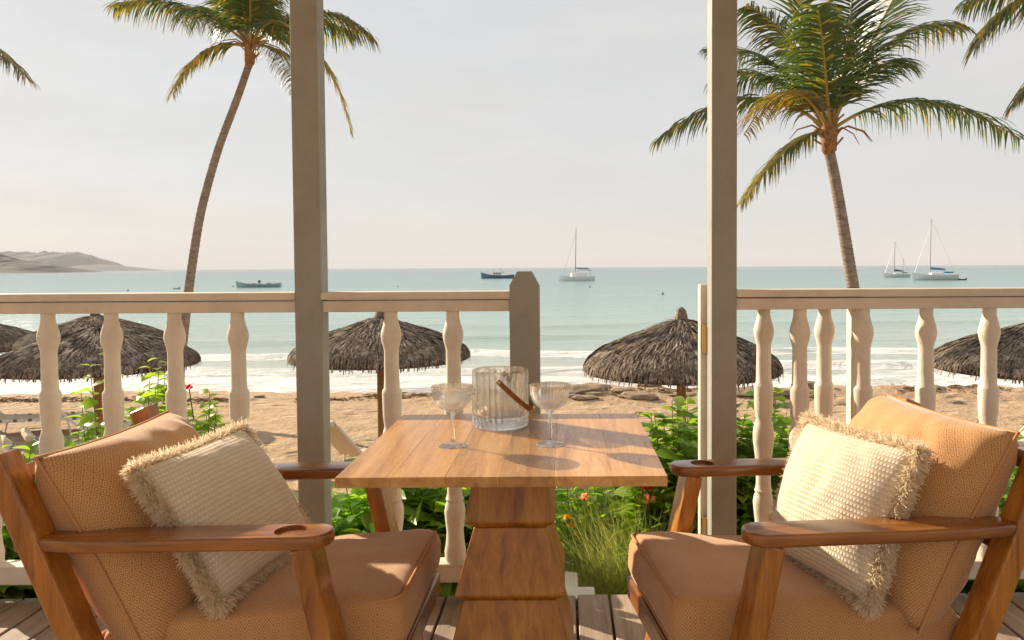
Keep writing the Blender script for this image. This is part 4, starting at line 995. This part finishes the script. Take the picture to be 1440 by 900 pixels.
# yachts
def yacht(px, py, label, Lp, mast, rz, cover, mizzen=False):
    t, Y = boat_at(px, py, label, 'sailboat', 'yacht', rz); k = px_m(Y)
    hull('hull', 'boat_white', t, Lp * k, Lp * .27 * k, Lp * .125 * k, .18, .9, .7)
    c = box('cabin', 'boat_white', t, -.16 * Lp * k, .14 * Lp * k, -.07 * Lp * k, .07 * Lp * k, Lp * .10 * k, Lp * .18 * k, r=.02 * Lp * k)
    for x in (-.12, -.03, .06): box('window', 'boat_dark', c, x * Lp * k, (x + .06) * Lp * k, -.0715 * Lp * k, -.067 * Lp * k, Lp * .145 * k, Lp * .168 * k, r=0)
    mb = .14 * Lp
    tube_obj('mast', 'mast_metal', t, [(mb * k, 0, Lp * .1 * k), ((mb - 1) * k, 0, mast * k)], [.75 * k, .45 * k], 8)
    bo = tube_obj('boom', 'mast_metal', t, [(mb * k, 0, Lp * .25 * k), (-.22 * Lp * k, 0, Lp * .235 * k)], .4 * k, 6)
    tube_obj('sail_cover', cover, bo, [(mb * k, 0, Lp * .285 * k), (-.10 * Lp * k, 0, Lp * .265 * k), (-.23 * Lp * k, 0, Lp * .25 * k)], [1.6 * k, 1.2 * k, .6 * k], 8)
    sp_ = box('spray_hood', cover, t, -.38 * Lp * k, -.17 * Lp * k, -.085 * Lp * k, .085 * Lp * k, Lp * .165 * k, Lp * .20 * k, r=.01 * Lp * k)
    for x in (-.36, -.19): tube_obj('hood_frame', 'mast_metal', sp_, [(x * Lp * k, -.08 * Lp * k, Lp * .1 * k), (x * Lp * k, -.08 * Lp * k, Lp * .17 * k)], .2 * k, 5)
    tube_obj('furled_jib', 'mast_metal', t, [(.50 * Lp * k, 0, Lp * .16 * k), (mb * k * 1.0, 0, mast * .86 * k)], [.55 * k, .22 * k], 6)
    wire(t, ((mb - 1) * k, 0, mast * k), (-.48 * Lp * k, 0, Lp * .12 * k), .12 * k)
    if mizzen: tube_obj('mizzen_mast', 'mast_metal', t, [(-.25 * Lp * k, 0, Lp * .1 * k), (-.25 * Lp * k, 0, mast * .55 * k)], .35 * k, 6)
    return t
yacht(1316, 394, 'white yacht with bright blue sail cover and bimini moored in the bay', 60, 86, 181, 'boat_canvas')
yacht(1262, 390, 'small two-masted white yacht with dark sail cover moored in the bay', 35, 50, 183, 'boat_dark', True)
def dinghy(px, py, Lp, label, mat):
    t, Y = boat_at(px, py, label, 'dinghy', 'dinghy', 178); k = px_m(Y)
    hull('hull', mat, t, Lp * k, Lp * .36 * k, Lp * .16 * k, .3, 1, .85); box('outboard', 'boat_dark', t, -.56 * Lp * k, -.46 * Lp * k, -.06 * Lp * k, .06 * Lp * k, 0, Lp * .32 * k, r=0)
dinghy(1353, 394, 11, 'grey inflatable dinghy trailing behind the yacht with blue sail cover', 'boat_dark')
dinghy(248, 406.5, 9, 'tiny dinghy floating near the curved palm trunk', 'boat_teal')
bv, bf = lathe([(.02, -.25), (.16, -.2), (.24, 0), (.20, .18), (.06, .26), (.05, .40), (.01, .42)], 14)
for px, py, lab in ((180, 409, 'small dark mooring buoy in the water on the headland side of the curved palm'), (328, 403, 'small dark mooring buoy off the end of the open boat'), (559, 403, 'small dark mooring buoy above the short balustrade'), (829, 404, 'small dark mooring buoy near the catamaran'), (932, 414, 'small dark mooring buoy above the pointed thatched umbrella')):
    p = G(px, py, SEA_Z); o = from_py('mooring_buoy', bv, bf, 'boat_dark', smooth=True); o.scale = (.7, .7, .7); o.location = (p.x, p.y, SEA_Z); tag(o, lab, 'buoy', 'mooring buoys')
